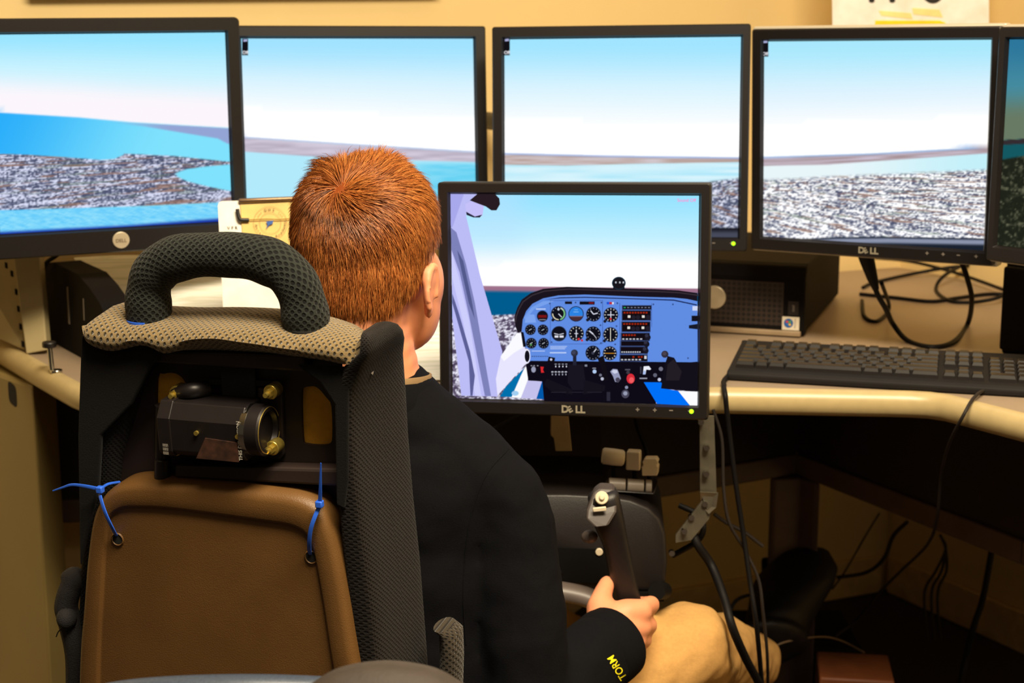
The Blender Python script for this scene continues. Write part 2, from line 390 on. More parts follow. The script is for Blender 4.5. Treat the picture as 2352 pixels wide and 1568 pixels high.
def pic2(x, y):
    yh = ip(x, [(560, 315), (800, 331), (1095, 349)])
    c = sky(x, y, 88, yh, (160, 226, 255), (226, 246, 255), (255, 255, 255))
    sea = mixc(B3(x, (178, 234, 252)), B3(x, (98, 208, 242)), smooth(880, 1020, x)*smooth(366, 384, y)*(.6+.4*vnoise(x*.03, y*.2, 4)))
    c = mixc(c, sea, smooth(-1, 3, y-yh))
    lo = ip(x, [(560, 348), (700, 358), (850, 366), (1095, 372)])
    ln = mixc(B3(x, (182, 172, 190)), B3(x, (214, 206, 222)), vnoise(x*.02, y*.25, 5))
    c = mixc(c, ln, smooth(0, 3, y-yh)*smooth(2, -2, y-lo)); return mixc(c, B3(x, (150, 170, 220)), smooth(3, 0, np.abs(y-yh))*.6)
def pic3(x, y):
    yh = ip(x, [(1157, 352), (1400, 358), (1700, 362)])
    c = sky(x, y, 88, yh, (160, 228, 255), (226, 246, 255), (255, 255, 255))
    c = mixc(c, mixc(B3(x, (222, 246, 253)), B3(x, (176, 232, 250)), vnoise(x*.01, y*.15, 3)), smooth(-1, 3, y-yh))
    lo = ip(x, [(1157, 378), (1300, 380), (1450, 376), (1700, 372)])
    ln = mixc(B3(x, (178, 150, 140)), B3(x, (210, 200, 205)), vnoise(x*.02, y*.3, 5))
    c = mixc(c, ln, smooth(0, 3, y-yh)*smooth(2, -2, y-lo)); c = mixc(c, B3(x, (140, 165, 225)), smooth(4, 0, np.abs(y-yh-1))*.7)
    ct = city(x, y, yh, .98); a = smooth(0, 8, y-ip(x, [(1157, 470), (1500, 430), (1640, 412), (1700, 405)])); c = mixc(c, ct, a)
    return mixc(c, mixc(B3(x, (24, 24, 34)), B3(x, (70, 74, 90)), smooth(524, 538, y)), smooth(521, 525, y))
def pic4(x, y):
    yh = ip(x, [(1750, 361), (2000, 353), (2268, 338)])
    c = sky(x, y, 92, yh, (168, 232, 253), (226, 244, 255), (255, 255, 255))
    c = mixc(c, mixc(B3(x, (232, 246, 250)), B3(x, (196, 240, 250)), smooth(1900, 2268, x)), smooth(-1, 3, y-yh))
    lo = ip(x, [(1750, 381), (1900, 378), (2100, 364), (2268, 352)])
    ln = mixc(B3(x, (160, 138, 140)), B3(x, (208, 196, 214)), vnoise(x*.015, (y+x*.05)*.25, 5))
    c = mixc(c, ln, smooth(0, 3, y-yh)*smooth(2, -2, y-lo)); c = mixc(c, B3(x, (120, 160, 220)), smooth(4, 0, np.abs(y-yh-1))*.6)
    ct = city(x, y, yh, 1.0, C(254, 254, 255), .26); c = mixc(c, ct, smooth(-4, 8, y-ip(x, [(1750, 412), (2000, 400), (2268, 388)])))
    cw = ip(x, [(1750, 552), (1830, 549), (1920, 544), (2040, 543), (2268, 547)])
    cowl = mixc(B3(x, (26, 34, 48)), B3(x, (140, 148, 172)), smooth(1, 7, y-cw)*smooth(19, 11, y-cw)); return mixc(c, cowl, smooth(-1, 2, y-cw))
def pic5(x, y):
    yh = ip(x, [(2280, 322), (2352, 318), (2600, 300)])
    c = sky(x, y, 88, yh, (44, 118, 156), (70, 140, 160), (104, 122, 100))
    c = mixc(c, B3(x, (20, 88, 98)), smooth(-1, 3, y-yh)); c = mixc(c, B3(x, (52, 44, 48)), smooth(0, 2, y-yh)*smooth(14, 10, y-yh))
    d = y-yh-44+(x-2290)*.12
    ct = mixc(B3(x, (30, 34, 24)), B3(x, (112, 112, 88)), smooth(.45, .95, .5*vnoise(x*.22, y*.25, 1)+.5*vnoise(x*.09, y*.12, 2))); return mixc(c, ct, smooth(0, 6, d))
def lin(c):
    c = np.clip(c, 0, 255)/255; l = np.where(c <= .04045, c/12.92, ((c+.055)/1.055)**2.4); return l*np.where(c.min(-1, keepdims=True) > .985, 1.12, 1.0)
def screen_mesh(name, Mx, w, h, pic, split_px, parent, cell=.0015, ysk=None):
    """Lit panel: a coarse grid for the sky above split_px, a fine one below it."""
    Mn = np.array(Mx); vs, fs, cs = [], [], []
    o = Mx@Vector((0, 0, 0)); n = (Mx.to_3x3()@Vector((0, 1, 0))); inv = Mx.inverted()
    zs = h/2 if split_px is None else (inv@PP(proj(np.array(o))[0], split_px, o, n)).z
    zs = max(-h/2+.01, min(h/2, zs))
    for z0, z1, cl in ((zs, h/2, .010), (-h/2, zs, cell)):
        if z1-z0 < 1e-4: continue
        nx, nz = max(2, int(w/cl)), max(2, int((z1-z0)/cl))
        X, Z = np.meshgrid(np.linspace(-w/2, w/2, nx+1), np.linspace(z0, z1, nz+1))
        L = np.stack([X, np.zeros_like(X), Z], -1).reshape(-1, 3); W = L@Mn[:3, :3].T+Mn[:3, 3]
        px, py = proj(W); c = lin(pic(px, py)); off = sum(len(v) for v in vs)
        i = np.arange(nx*nz); a = (i//nx)*(nx+1)+i % nx+off
        vs.append(L); cs.append(c); fs.append(np.stack([a, a+1, a+nx+2, a+nx+1], -1))
    V = np.concatenate(vs); Fc = np.concatenate(fs); Cc = np.concatenate(cs)
    me = bpy.data.meshes.new(name); me.from_pydata(V.tolist(), [], Fc.tolist())
    ca = me.color_attributes.new('Col', 'FLOAT_COLOR', 'POINT'); ca.data.foreach_set('color', np.concatenate([Cc, np.ones((len(Cc), 1))], 1).ravel())
    return mobj(name, me, M_scr, parent, smooth=0)
def flat_pic(mb, Mx, pts, col, layer, gain=1.0):
    """A flat printed polygon on the lit panel, traced points, lifted by its layer."""
    o = Mx@Vector((0, 0, 0)); n = Mx.to_3x3()@Vector((0, 1, 0)); inv = Mx.inverted(); c = srgb(*col)
    w = []
    for p in pts:
        q = inv@PP(p[0], p[1], o, n); w.append((q.x, -.0002*layer, q.z))
    mb.add(w, [tuple(range(len(w)))], None, (c[0]*gain, c[1]*gain, c[2]*gain, 1))
def bezel_ring(w, h, l, r, t, b, rad=.004):
    def rr(x0, x1, z0, z1, y, q):
        pts = []
        for cx, cz, a0 in ((x1-q, z1-q, 0), (x0+q, z1-q, 90), (x0+q, z0+q, 180), (x1-q, z0+q, 270)):
            for k in range(5): a = R(a0+k*22.5); pts.append((cx+q*math.cos(a), y, cz+q*math.sin(a)))
        return pts
    x0, x1, z0, z1 = -w/2-l, w/2+r, -h/2-b, h/2+t
    return [rr(x0, x1, z0, z1, .014, rad), rr(x0, x1, z0, z1, -.004, rad), rr(x0+.002, x1-.002, z0+.002, z1-.002, -.006, rad*.8),
            rr(-w/2-.0035, w/2+.0035, -h/2-.0035, h/2+.0035, -.006, .0012), rr(-w/2-.0005, w/2+.0005, -h/2-.0005, h/2+.0005, .0006, .0003)], (x0, x1, z0, z1)
def monitor(name, label, pose, w, h, bz, pic, split, arm=None, badge='letters', led=False, icon=None, rad=.004, silver=True, cell=.0015, drop=None):
    x, y, z, yw, ti, ro = pose
    Mx = Matrix.Translation((x, y, z))@Matrix.Rotation(R(yw), 4, 'Z')@Matrix.Rotation(R(ti), 4, 'X')@Matrix.Rotation(R(ro), 4, 'Y')
    o = thing(name, label, 'monitor'); o.location = Mx.translation; o.rotation_euler = Mx.to_euler()
    rings, (x0, x1, z0, z1) = bezel_ring(w, h, *bz, rad)
    bez = MB().rings(rings, caps=(False, False)).build('bezel', M_bez, o, smooth=30)
    mb = MB(); g = .0036 if silver else 0
    mb.prism([(x0-g, .006, z0-g), (x1+g, .006, z0-g), (x1+g, .006, z1+g), (x0-g, .006, z1+g)], (0, .022, 0)).build('housing', M_sil if silver else M_bez, o, smooth=0, bevel=.003)
    mb = MB(); mb.box((0, .046, 0), (w*.72, .036, h*.62)).build('rear_cover', M_blk, o, smooth=0, bevel=.008)
    s = screen_mesh('screen', Mx, w, h, pic, split, o, cell) if pic else None
    zb = (z0-h/2)/2 + .0
    if badge == 'letters':
        mb = MB(); fs = .0132
        for ch_, dx, rot in (('D', -.0098, 0), ('E', -.0016, 30), ('L', .0070, 0), ('L', .0135, 0)):
            a = R(rot); ex = Vector((math.cos(a), 0, math.sin(a))); ez = Vector((-math.sin(a), 0, math.cos(a)))
            lettering(mb, ch_, Vector((dx, -.0066, zb-.0045 + (.0008 if rot else 0))), ex, ez, fs*(.86 if rot else 1), .035)
        bl = mb.build('letters', M_let, bez, smooth=0, fix=False); sol = bl.modifiers.new('s', 'SOLIDIFY'); sol.thickness = .0006
    elif badge == 'round':
        cb = Vector((.0, -.0065, zb)); MB().cyl(cb+Vector((0, .002, 0)), cb-Vector((0, .0015, 0)), .0125, 32).build('badge', mat('pale_silver_badge', (214, 200, 172), .35, .4), bez, bevel=.0008)
        mb = MB(); lettering(mb, 'DELL', cb+Vector((0, -.0019, -.003)), (1, 0, 0), (0, 0, 1), .0072, .02); mb.build('letters', mat('badge_print', (122, 106, 84), .5), bez, smooth=0, fix=False)
    if badge == 'letters':
        for k in range(4):
            cx = w*(.265+.0695*k if k < 2 else .26+.075*k-.01); y_, z_ = -.0067, zb+.002; a_, b_ = .0024, .0006
            pl = [(-a_, -b_), (-b_, -b_), (-b_, -a_), (b_, -a_), (b_, -b_), (a_, -b_), (a_, b_), (b_, b_), (b_, a_), (-b_, a_), (-b_, b_), (-a_, b_)] if k != 2 else [(-a_, -b_), (a_, -b_), (a_, b_), (-a_, b_)]
            MB().prism([(cx+u_, y_, z_+v_) for u_, v_ in pl], (0, .0008, 0)).build('button_mark', M_lab, bez, smooth=0)
        cx = w*.5-.006
        if led: MB().cyl((cx, -.0052, zb+.0015), (cx, -.0068, zb+.0015), .0029, 16).build('power_light', M_led, bez)
    if icon and s:
        mb = MB(); i0, i1, j0, j1 = icon
        flat_pic(mb, Mx, [(i0, j0), (i1, j0), (i1, j1), (i0, j1)], (18, 16, 20), 1)
        om, nn, inv = Mx@Vector((0, 0, 0)), Mx.to_3x3()@Vector((0, 1, 0)), Mx.inverted()
        q = inv@PP((i0+i1)/2+.5, j1-3, om, nn); lettering(mb, 'Off', Vector((q.x, -.0005, q.z)), (1, 0, 0), (0, 0, 1), .0068, .02, (.85, .85, .9, 1) if pic is not pic5 else (.2, .2, .2, 1))
        flat_pic(mb, Mx, [(i0+3, j0+2), (i1-2, j0+1), (i1-2, j0+6), (i0+3, j0+7)], (170, 175, 215) if pic is not pic5 else (90, 90, 95), 2)
        mb.build('status_tab', M_scr, s, smooth=0, fix=False)
    if arm:   # steel arm from the rear cover back to the wall
        a0 = Vector((0, .064, 0)); mb = MB(); mb.box((0, .070, 0), (.1, .012, .1)); mb.build('mount_plate', M_blk, o, smooth=0)
        nw = Mx.inverted()@(arm); MB().tube([(0, .07, 0), nw], .016, 12).build('mount_arm', M_blk, o)
    return o, Mx
def to_wall(x, y, z, left=True):
    d, n = (DL, NL) if left else (DR, NR); c = CORNER-n*.004
    p = c+d*((Vector((x, y, 0))-c).dot(d)); p.z = z; return p
monitor('widescreen_monitor', 'large black monitor with round badge, leftmost, showing a bay and coastal town', (-.5845, 2.320, 1.0829, 24.2, 1.5, -.6), .341, .283,
        (.019, .0212, .0222, .0365), pic1, 250, to_wall(-.58, 2.33, 1.08), 'round', rad=.007, silver=False)
monitor('desktop_monitor', 'black monitor behind the red-haired head showing sky over open water', (-.2384, 2.497, 1.0624, 12, -4.3, .06), .365, .310,
        (.014, .0195, .0195, .0245), pic2, 310, to_wall(-.24, 2.5, 1.07), silver=False, icon=(556, 570, 89, 127))
monitor('desktop_monitor', 'black monitor partly hidden behind the cockpit screen, mostly white sky', (.1664, 2.4159, 1.0675, -9, -3.1, -.66), .3596, .301,
        (.0185, .0145, .019, .021), pic3, 345, to_wall(.17, 2.42, 1.07), led=True, silver=False, icon=(1157, 1171, 88, 127))
monitor('desktop_monitor', 'black monitor on the right showing white sky over dense pale city blocks', (.5363, 2.3541, 1.0637, -33, 2.4, -.5), .3467, .301,
        (.0185, .016, .019, .021), pic4, 335, to_wall(.54, 2.36, 1.07, False), icon=(1750, 1765, 92, 130))
lb = P(2269, 597, 2.19); yw5 = -54
d5 = Vector((math.cos(R(yw5)), math.sin(R(yw5)), 0)); w5, h5 = .338, .282
c5 = lb+d5*(w5/2+.0145)+Vector((0, 0, h5/2+.023))
monitor('desktop_monitor', 'dark dimmed monitor cut by the right edge of the picture, turned inward', (c5.x, c5.y, c5.z, yw5, 0, 0), w5, h5,
        (.0145, .0145, .017, .022), pic5, 300, to_wall(c5.x, c5.y, c5.z, False), icon=(2293, 2303, 90, 130), cell=.002)

# ---- the cockpit monitor in front
def picF(x, y):
    yh = 655+(x-1120)*.012
    c = sky(x, y, 440, yh, (150, 226, 255), (196, 240, 255), (255, 255, 255)); c = mixc(c, B3(x, (184, 226, 255)), smooth(1250, 1150, x)*smooth(640, 500, y)*.5)
    c = mixc(c, B3(x, (158, 112, 138)), smooth(0, 3, y-yh)); c = mixc(c, B3(x, (0, 92, 142)), smooth(9, 18, y-yh))
    ct = mixc(B3(x, (78, 66, 92)), B3(x, (240, 240, 255)), smooth(.35, .7, .5*vnoise(x*.3, y*.4, 1)+.5*vnoise(x*.14, y*.2, 2)))
    return mixc(c, ct, smooth(-2, 2, y-724+(x-1130)*.05))
fm, MF = monitor('cockpit_monitor', 'black monitor in front of the desk showing an aircraft instrument panel', (.0797, 2.0164, .8843, -10, -2.7, -.75), .3232, .27,
        (.0165, .0155, .0165, .0195), picF, 650, None, led=True, silver=False, cell=.0014)
cock = MB()
def z3(x, y): return (1160+x/4.9, 620+y/4.9)
def z4(x, y): return (980+x/2.703, 400+y/2.703)
def A3(pts, col, ly, g=1.0): flat_pic(cock, MF, [z3(*p) for p in pts], col, ly, g)
def A4(pts, col, ly, g=1.0): flat_pic(cock, MF, [z4(*p) for p in pts], col, ly, g)
def D3(cx, cy, r, col, ly, n=24, ry=None): A3([(cx+r*math.cos(2*math.pi*i/n), cy+(ry or r)*math.sin(2*math.pi*i/n)) for i in range(n)], col, ly)
def Q3(x0, y0, x1, y1, col, ly): A3([(x0, y0), (x1, y0), (x1, y1), (x0, y1)], col, ly)
def L3(x0, y0, x1, y1, wd, col, ly):
    d = Vector((x1-x0, y1-y0)); n = Vector((-d.y, d.x)).normalized()*wd/2; A3([(x0+n.x, y0+n.y), (x1+n.x, y1+n.y), (x1-n.x, y1-n.y), (x0-n.x, y0-n.y)], col, ly)
# window pillar and door
A4([(148, 112), (335, 115), (242, 200), (246, 265), (330, 620), (420, 930), (470, 1100), (440, 1260), (440, 1380), (215, 1374), (160, 900)], (188, 188, 246), 1)
A4([(148, 112), (235, 113), (160, 330), (150, 320)], (168, 168, 236), 2)
A4([(150, 330), (185, 360), (245, 560), (300, 800), (400, 1376), (362, 1376), (260, 860), (205, 610), (155, 470)], (126, 130, 186), 2)
A4([(190, 470), (228, 540), (280, 780), (300, 900), (262, 800), (215, 590)], (84, 90, 140), 3)
A4([(155, 480), (200, 640), (262, 900), (340, 1376), (300, 1375), (232, 940), (158, 640)], (206, 206, 252), 2)
A4([(160, 740), (200, 860), (270, 1100), (300, 1250), (285, 1374), (272, 1374), (262, 1160), (160, 800)], (92, 96, 150), 3)
A4([(430, 1270), (460, 1130), (560, 985), (590, 985), (610, 1080), (642, 1100), (640, 1150), (612, 1180), (560, 1240), (470, 1340), (440, 1374)], (232, 230, 255), 2)
A4([(460, 1130), (560, 985), (590, 985), (606, 1070), (540, 1110), (480, 1160)], (250, 250, 255), 3)
A4([(455, 1380), (490, 1320), (612, 1195), (580, 1260), (528, 1382)], (0, 112, 172), 3)
A4([(526, 1384), (610, 1195), (632, 1200), (628, 1280), (585, 1388)], (250, 252, 255), 3)
A4([(585, 1388), (625, 1278), (716, 1286), (682, 1394)], (196, 192, 236), 3)
A4([(680, 1394), (715, 1285), (770, 1290), (750, 1398)], (0, 88, 170), 3)
D3(115, 1385, 40, (160, 205, 240), 4, 18, 28)
A4([(240, 185), (300, 158), (356, 198), (346, 258), (310, 269), (246, 245)], (198, 192, 248), 3)
A4([(246, 232), (300, 262), (346, 250), (330, 269), (290, 268), (248, 252)], (40, 36, 60), 4)
A4([(268, 162), (318, 120), (420, 118), (452, 150), (456, 186), (434, 224), (402, 224), (368, 200), (330, 186)], (40, 28, 34), 4)
# panel
inner = [(2165, 350), (2050, 325), (1900, 310), (1500, 300), (900, 275), (600, 285), (430, 318), (310, 378), (240, 460), (200, 560), (188, 690)]
outer = [(105, 560), (112, 500), (140, 420), (190, 330), (290, 258), (430, 210), (700, 187), (1200, 203), (1700, 215), (1950, 228), (2166, 258)]
A3(inner+[(190, 700), (205, 860), (285, 900), (260, 1040), (2168, 1040)], (96, 140, 226), 2)
A3(outer+inner+[(145, 705), (120, 640)], (26, 20, 30), 3)
for k in range(len(outer)-1):
    a, b = outer[k], outer[k+1]; L3(a[0]+14, a[1]+26, b[0]+14, b[1]+26, 12, (58, 48, 56), 4)
A3([(440, 335), (620, 318), (900, 312), (1500, 330), (1900, 345), (2160, 400), (2160, 386), (1900, 331), (1500, 318), (900, 300), (620, 306)], (24, 36, 84), 3)
A3([(430, 350), (560, 345), (330, 440), (225, 560), (215, 530), (300, 420)], (118, 160, 236), 3)
A3([(245, 500), (330, 500), (352, 590), (222, 592)], (126, 166, 240), 3)
A3([(178, 690), (210, 700), (240, 860), (205, 865)], (16, 14, 24), 4)
D3(250, 970, 36, (236, 236, 255), 4, 20, 82); D3(250, 968, 28, (18, 16, 26), 5, 20, 66)
for x0, y0, x1, y1 in ((505, 340, 1095, 345), (505, 828, 1090, 833), (1095, 340, 1101, 830), (508, 340, 513, 830), (1290, 370, 1296, 1030), (1648, 370, 1653, 640)):
    Q3(x0, y0, x1, y1, (62, 92, 168), 3)
# lower black sub-panel
A3([(235, 1060), (290, 1020), (2168, 1036), (2168, 1370), (1780, 1332), (1700, 1400), (1700, 1502), (440, 1476), (420, 1250), (262, 1242)], (14, 10, 22), 4)
A3([(1562, 1260), (1760, 1262), (1782, 1330), (1950, 1358), (2082, 1522), (1712, 1504)], (0, 112, 248), 5)
A3([(1948, 1358), (2170, 1366), (2172, 1524), (2082, 1522)], (252, 252, 255), 5)
A3([(715, 1060), (880, 1060), (905, 1240), (880, 1350), (760, 1350), (705, 1260)], (24, 20, 32), 5)
A3([(755, 1340), (470, 1220), (440, 1290), (520, 1360), (760, 1400)], (22, 18, 28), 5); A3([(880, 1230), (1130, 1300), (1120, 1360), (880, 1400)], (22, 18, 28), 5)
D3(782, 932, 40, (46, 48, 66), 5); D3(775, 925, 22, (62, 66, 90), 6); Q3(765, 965, 805, 1070, (34, 36, 54), 5)
A3([(1756, 1330), (1800, 1060), (1830, 965), (1905, 985), (1940, 1050), (2168, 1028), (2168, 1362), (1900, 1346)], (20, 16, 26), 6)
A3([(1830, 1060), (1900, 1000), (1990, 1140), (1960, 1240), (1810, 1240)], (34, 28, 36), 7); D3(1800, 945, 40, (50, 46, 60), 7); D3(1796, 938, 22, (74, 66, 78), 8)
A3([(480, 1025), (492, 972), (566, 985), (556, 1035)], (16, 14, 20), 5); D3(520, 1005, 14, (200, 200, 225), 6, 10)
A3([(1040, 990), (1110, 960), (1140, 1080), (1170, 1240), (1120, 1240), (1080, 1080)], (18, 14, 22), 6)
# gauges
def ticks(cx, cy, r, n, col, ly, l=.12, wd=7):
    for i in range(n):
        a = 2*math.pi*i/n; L3(cx+r*math.cos(a), cy+r*math.sin(a), cx+r*(1-l)*math.cos(a), cy+r*(1-l)*math.sin(a), wd, col, ly)
def gauge(cx, cy, r): D3(cx, cy, r+5, (58, 78, 128), 3, 28); D3(cx, cy, r, (16, 16, 26), 4, 28)
WHT = (214, 216, 232)
for cx, cy, r in ((603, 490, 82), (997, 495, 80), (993, 718, 82), (990, 932, 80)):
    gauge(cx, cy, r); ticks(cx, cy, r*.88, 12, (176, 180, 200), 5)
for i in range(9):
    a0, a1 = R(-70+i*16), R(-70+(i+1)*16); r0, r1 = 76, 60
    A3([(603+r0*math.cos(a0), 490+r0*math.sin(a0)), (603+r0*math.cos(a1), 490+r0*math.sin(a1)), (603+r1*math.cos(a1), 490+r1*math.sin(a1)), (603+r1*math.cos(a0), 490+r1*math.sin(a0))], (120, 190, 130) if i > 1 else (190, 205, 190), 6)
for i in range(5):
    a0, a1 = R(90+i*18), R(108+i*18); A3([(603+72*math.cos(a0), 490+72*math.sin(a0)), (603+72*math.cos(a1), 490+72*math.sin(a1)), (603+60*math.cos(a1), 490+60*math.sin(a1)), (603+60*math.cos(a0), 490+60*math.sin(a0))], (214, 206, 176), 6)
L3(603, 490, 640, 528, 9, WHT, 7); D3(603, 440, 14, (190, 200, 220), 7, 10)
L3(997, 495, 965, 455, 11, WHT, 7); L3(997, 495, 1045, 482, 11, WHT, 7); L3(993, 718, 950, 682, 14, WHT, 7); L3(993, 718, 1030, 765, 6, WHT, 7); L3(990, 932, 1030, 885, 10, WHT, 7); D3(990, 932, 16, (60, 62, 80), 8, 12)
D3(800, 493, 87, (24, 30, 60), 3, 28); D3(800, 493, 78, (44, 130, 226), 4, 28)
A3([(800+78*math.cos(R(a)), 493+78*math.sin(R(a))) for a in range(18, 163, 12)], (72, 44, 52), 5); A3([(725, 515), (875, 515), (868, 525), (732, 525)], (120, 96, 110), 6); L3(770, 470, 830, 470, 5, (150, 205, 245), 6); L3(780, 445, 820, 445, 4, (150, 205, 245), 6)
for cx, cy, r, kind in ((1192, 503, 80, 'x'), (1188, 725, 80, 'i'), (1180, 935, 76, 'h'), (803, 713, 82, 'x2')):
    gauge(cx, cy, r); ticks(cx, cy, r*.92, 12, (206, 202, 196), 5, .2, 10)
    if kind[0] == 'x': L3(cx, cy-r*.55, cx, cy+r*.55, 9, WHT, 6); L3(cx-r*(.5 if kind == 'x' else .25), cy, cx+r*(.5 if kind == 'x' else .25), cy, 9, WHT, 6)
    if kind == 'i': L3(cx, cy-r*.75, cx, cy+r*.75, 8, (220, 214, 200), 6)
    if kind == 'h': L3(cx-r*.7, cy, cx+r*.7, cy, 8, (206, 140, 30), 6)
for cx, cy in ((830, 775), (868, 790), (1190, 548)): D3(cx, cy, 13, (206, 40, 50), 7, 10)
gauge(608, 715, 82); A3([(608+80*math.cos(R(a)), 715+80*math.sin(R(a))) for a in range(28, 153, 12)], (30, 34, 46), 5); Q3(560, 735, 660, 758, (226, 226, 236), 6); Q3(602, 730, 616, 762, (30, 30, 40), 7); L3(555, 712, 605, 724, 8, WHT, 6); L3(612, 724, 662, 712, 8, WHT, 6)
for cx, cy in ((287, 670), (428, 672), (297, 822), (435, 823)): gauge(cx, cy, 57); ticks(cx, cy, 48, 10, (130, 136, 150), 5, .2, 6); L3(cx-16, cy+8, cx+14, cy-10, 6, (196, 206, 214), 6)
for cx in (287, 300): L3(cx, 830, cx, 850, 8, (96, 170, 90), 6)
gauge(422, 518, 60); Q3(375, 505, 470, 535, (120, 20, 20), 5); Q3(385, 552, 460, 562, (130, 130, 140), 5)
for cx, cy in ((930, 560), (925, 782), (540, 560), (1125, 575), (1120, 795)): D3(cx, cy, 18, (26, 26, 38), 5, 12)
for cx, cy in ((505, 375), (795, 365), (1085, 365), (1265, 372), (525, 810), (1080, 820), (1075, 620), (1255, 630), (1670, 385), (1890, 385), (2060, 990), (1240, 835)): D3(cx, cy, 10, (52, 74, 130), 4, 8)
Q3(675, 352, 755, 382, (22, 18, 28), 4); Q3(840, 352, 1010, 388, (18, 14, 22), 4); Q3(945, 360, 1000, 378, (120, 24, 32), 5); Q3(1145, 358, 1175, 385, (30, 80, 210), 4); Q3(1175, 358, 1205, 385, (190, 40, 50), 4); Q3(1205, 360, 1225, 384, (220, 225, 240), 4)
Q3(2110, 405, 2166, 455, (205, 215, 245), 4); Q3(2100, 512, 2168, 575, (20, 18, 28), 4); A3([(2070, 620), (2166, 605), (2166, 665), (2070, 655)], (24, 26, 40), 4)
# avionics stack
for i, (x0, y0, x1, y1) in enumerate(((1325, 402, 1645, 440), (1322, 458, 1638, 562), (1318, 584, 1632, 690), (1312, 710, 1625, 790), (1308, 800, 1612, 850), (1302, 864, 1602, 936), (1298, 955, 1600, 1022))):
    Q3(x0-10, y0-8, x1+6, y1+8, (56, 72, 118), 3); Q3(x0, y0, x1, y1, (18, 12, 18), 4)
    if i == 0:
        for k in range(8): Q3(x0+12+k*39, y0+14, x0+34+k*39, y0+24, (40, 190, 110) if k == 0 else (120, 124, 140), 5)
    else:
        for k in range(9):
            if i in (1, 2) or (i == 3 and k < 5) or (i == 6 and k in (4, 6, 7)): Q3(x0+14+k*31, y0+12, x0+34+k*31, y0+30, (158, 40, 14), 5)
        if i in (1, 2):
            for cx in (75, 235): Q3(x0+cx-15, y0+50, x0+cx+15, y0+78, (226, 220, 214), 5)
            for cx in (125, 175, 290): D3(x0+cx, y0+72, 24 if cx < 290 else 27, (34, 30, 42), 6, 14)
        if i in (3, 5, 6):
            for k in range(6 if i != 5 else 9): Q3(x0+8+k*(40 if i != 5 else 25), y1-22, x0+32+k*(40 if i != 5 else 25)-(0 if i != 5 else 8), y1-8, (196, 198, 208), 5)
        if i in (3, 4, 5): D3(x1-18, (y0+y1)/2+6, 34, (26, 24, 36), 6, 14); D3(x1-30, (y0+y1)/2-14, 20, (48, 48, 66), 7, 12)
        if i == 6: Q3(x1-32, y0+8, x1-6, y0+44, (206, 206, 214), 5)
# compass on the glareshield
A3([(1215, 205), (1225, 160), (1340, 160), (1350, 210)], (20, 24, 32), 4); D3(1281, 146, 78, (24, 56, 76), 4, 26, 72); D3(1281, 148, 68, (24, 22, 28), 5, 26, 64)
for x in (1240, 1285, 1325): Q3(x, 128, x+16, 148, (190, 196, 206), 6)
# placards and switches
for k in range(3): Q3(510, 855+k*14, 700-k*12, 861+k*14, (190, 208, 246), 4)
Q3(505, 922, 690, 936, (186, 206, 246), 4); Q3(300, 905, 450, 915, (176, 198, 244), 4); Q3(350, 432, 458, 444, (196, 212, 248), 4)
for k in range(8): Q3(300+k*24, 966, 316+k*24, 974, (40, 44, 76), 4)
for k in range(4): Q3(560+k*40, 1052, 582+k*40, 1062, (150, 152, 168), 5); Q3(566+k*40, 1075, 578+k*40, 1092, (210, 212, 226), 5)
for k in range(5): Q3(522+k*38, 1138, 546+k*38, 1150, (196, 198, 212), 5); Q3(528+k*38, 1164, 540+k*38, 1182, (160, 162, 178), 5)
for x in (330, 360, 400): Q3(x-40, 1070, x-22, 1080, (150, 150, 166), 5)
D3(322, 1118, 26, (150, 154, 178), 5, 12, 34); A3([(400, 1085), (438, 1088), (428, 1120), (442, 1150), (408, 1155)], (214, 40, 44), 5)
D3(1008, 1140, 22, (176, 200, 236), 5); D3(1095, 1222, 18, (186, 190, 210), 5); D3(1075, 1180, 16, (110, 112, 130), 5); Q3(985, 1098, 1025, 1108, (150, 152, 170), 5); Q3(898, 1062, 926, 1084, (130, 134, 150), 5)
A3([(1185, 1140), (1215, 1110), (1265, 1115), (1280, 1150), (1305, 1220), (1275, 1260), (1240, 1255), (1215, 1190)], (150, 154, 186), 6); A3([(1200, 1140), (1222, 1120), (1262, 1124), (1270, 1150), (1235, 1165)], (206, 210, 232), 7); D3(1270, 1232, 26, (70, 66, 84), 7)
D3(1415, 1220, 46, (214, 44, 58), 6, 22, 56); D3(1424, 1236, 28, (240, 92, 96), 7, 18, 32); Q3(1352, 1112, 1410, 1126, (84, 82, 96), 5); D3(1385, 1150, 20, (60, 56, 66), 5)
A3([(1562, 1082), (1620, 1078), (1645, 1112), (1632, 1122), (1590, 1118), (1582, 1172), (1552, 1172)], (236, 238, 248), 6); A3([(1560, 1130), (1582, 1128), (1582, 1172), (1552, 1172)], (170, 190, 236), 7); Q3(1515, 1210, 1600, 1224, (150, 150, 168), 5); Q3(1520, 1085, 1538, 1165, (56, 54, 68), 5)
D3(1738, 1230, 19, (200, 204, 226), 7); D3(1690, 1180, 22, (96, 98, 116), 7); D3(1755, 1110, 24, (110, 110, 128), 7)
D3(1355, 1392, 44, (72, 70, 88), 5, 20, 48); D3(1355, 1385, 24, (150, 154, 178), 6, 12); D3(1368, 1318, 18, (140, 146, 172), 5); Q3(1145, 1370, 1185, 1470, (44, 42, 56), 5)
for k in range(3): Q3(520+k*200, 1370, 690+k*200, 1376, (46, 42, 54), 5)
om, nn = MF@Vector((0, 0, 0)), MF.to_3x3()@Vector((0, 1, 0)); q = MF.inverted()@PP(1577, 463, om, nn)
lettering(cock, 'Sound Off', Vector((q.x, -.0012, q.z)), (1, 0, 0), (0, 0, 1), .0058, .012, (.95, .22, .62, 1))
cock.build('cockpit_picture', M_scr, [c for c in fm.children if c.name.startswith('screen')][0], smooth=0, fix=False)

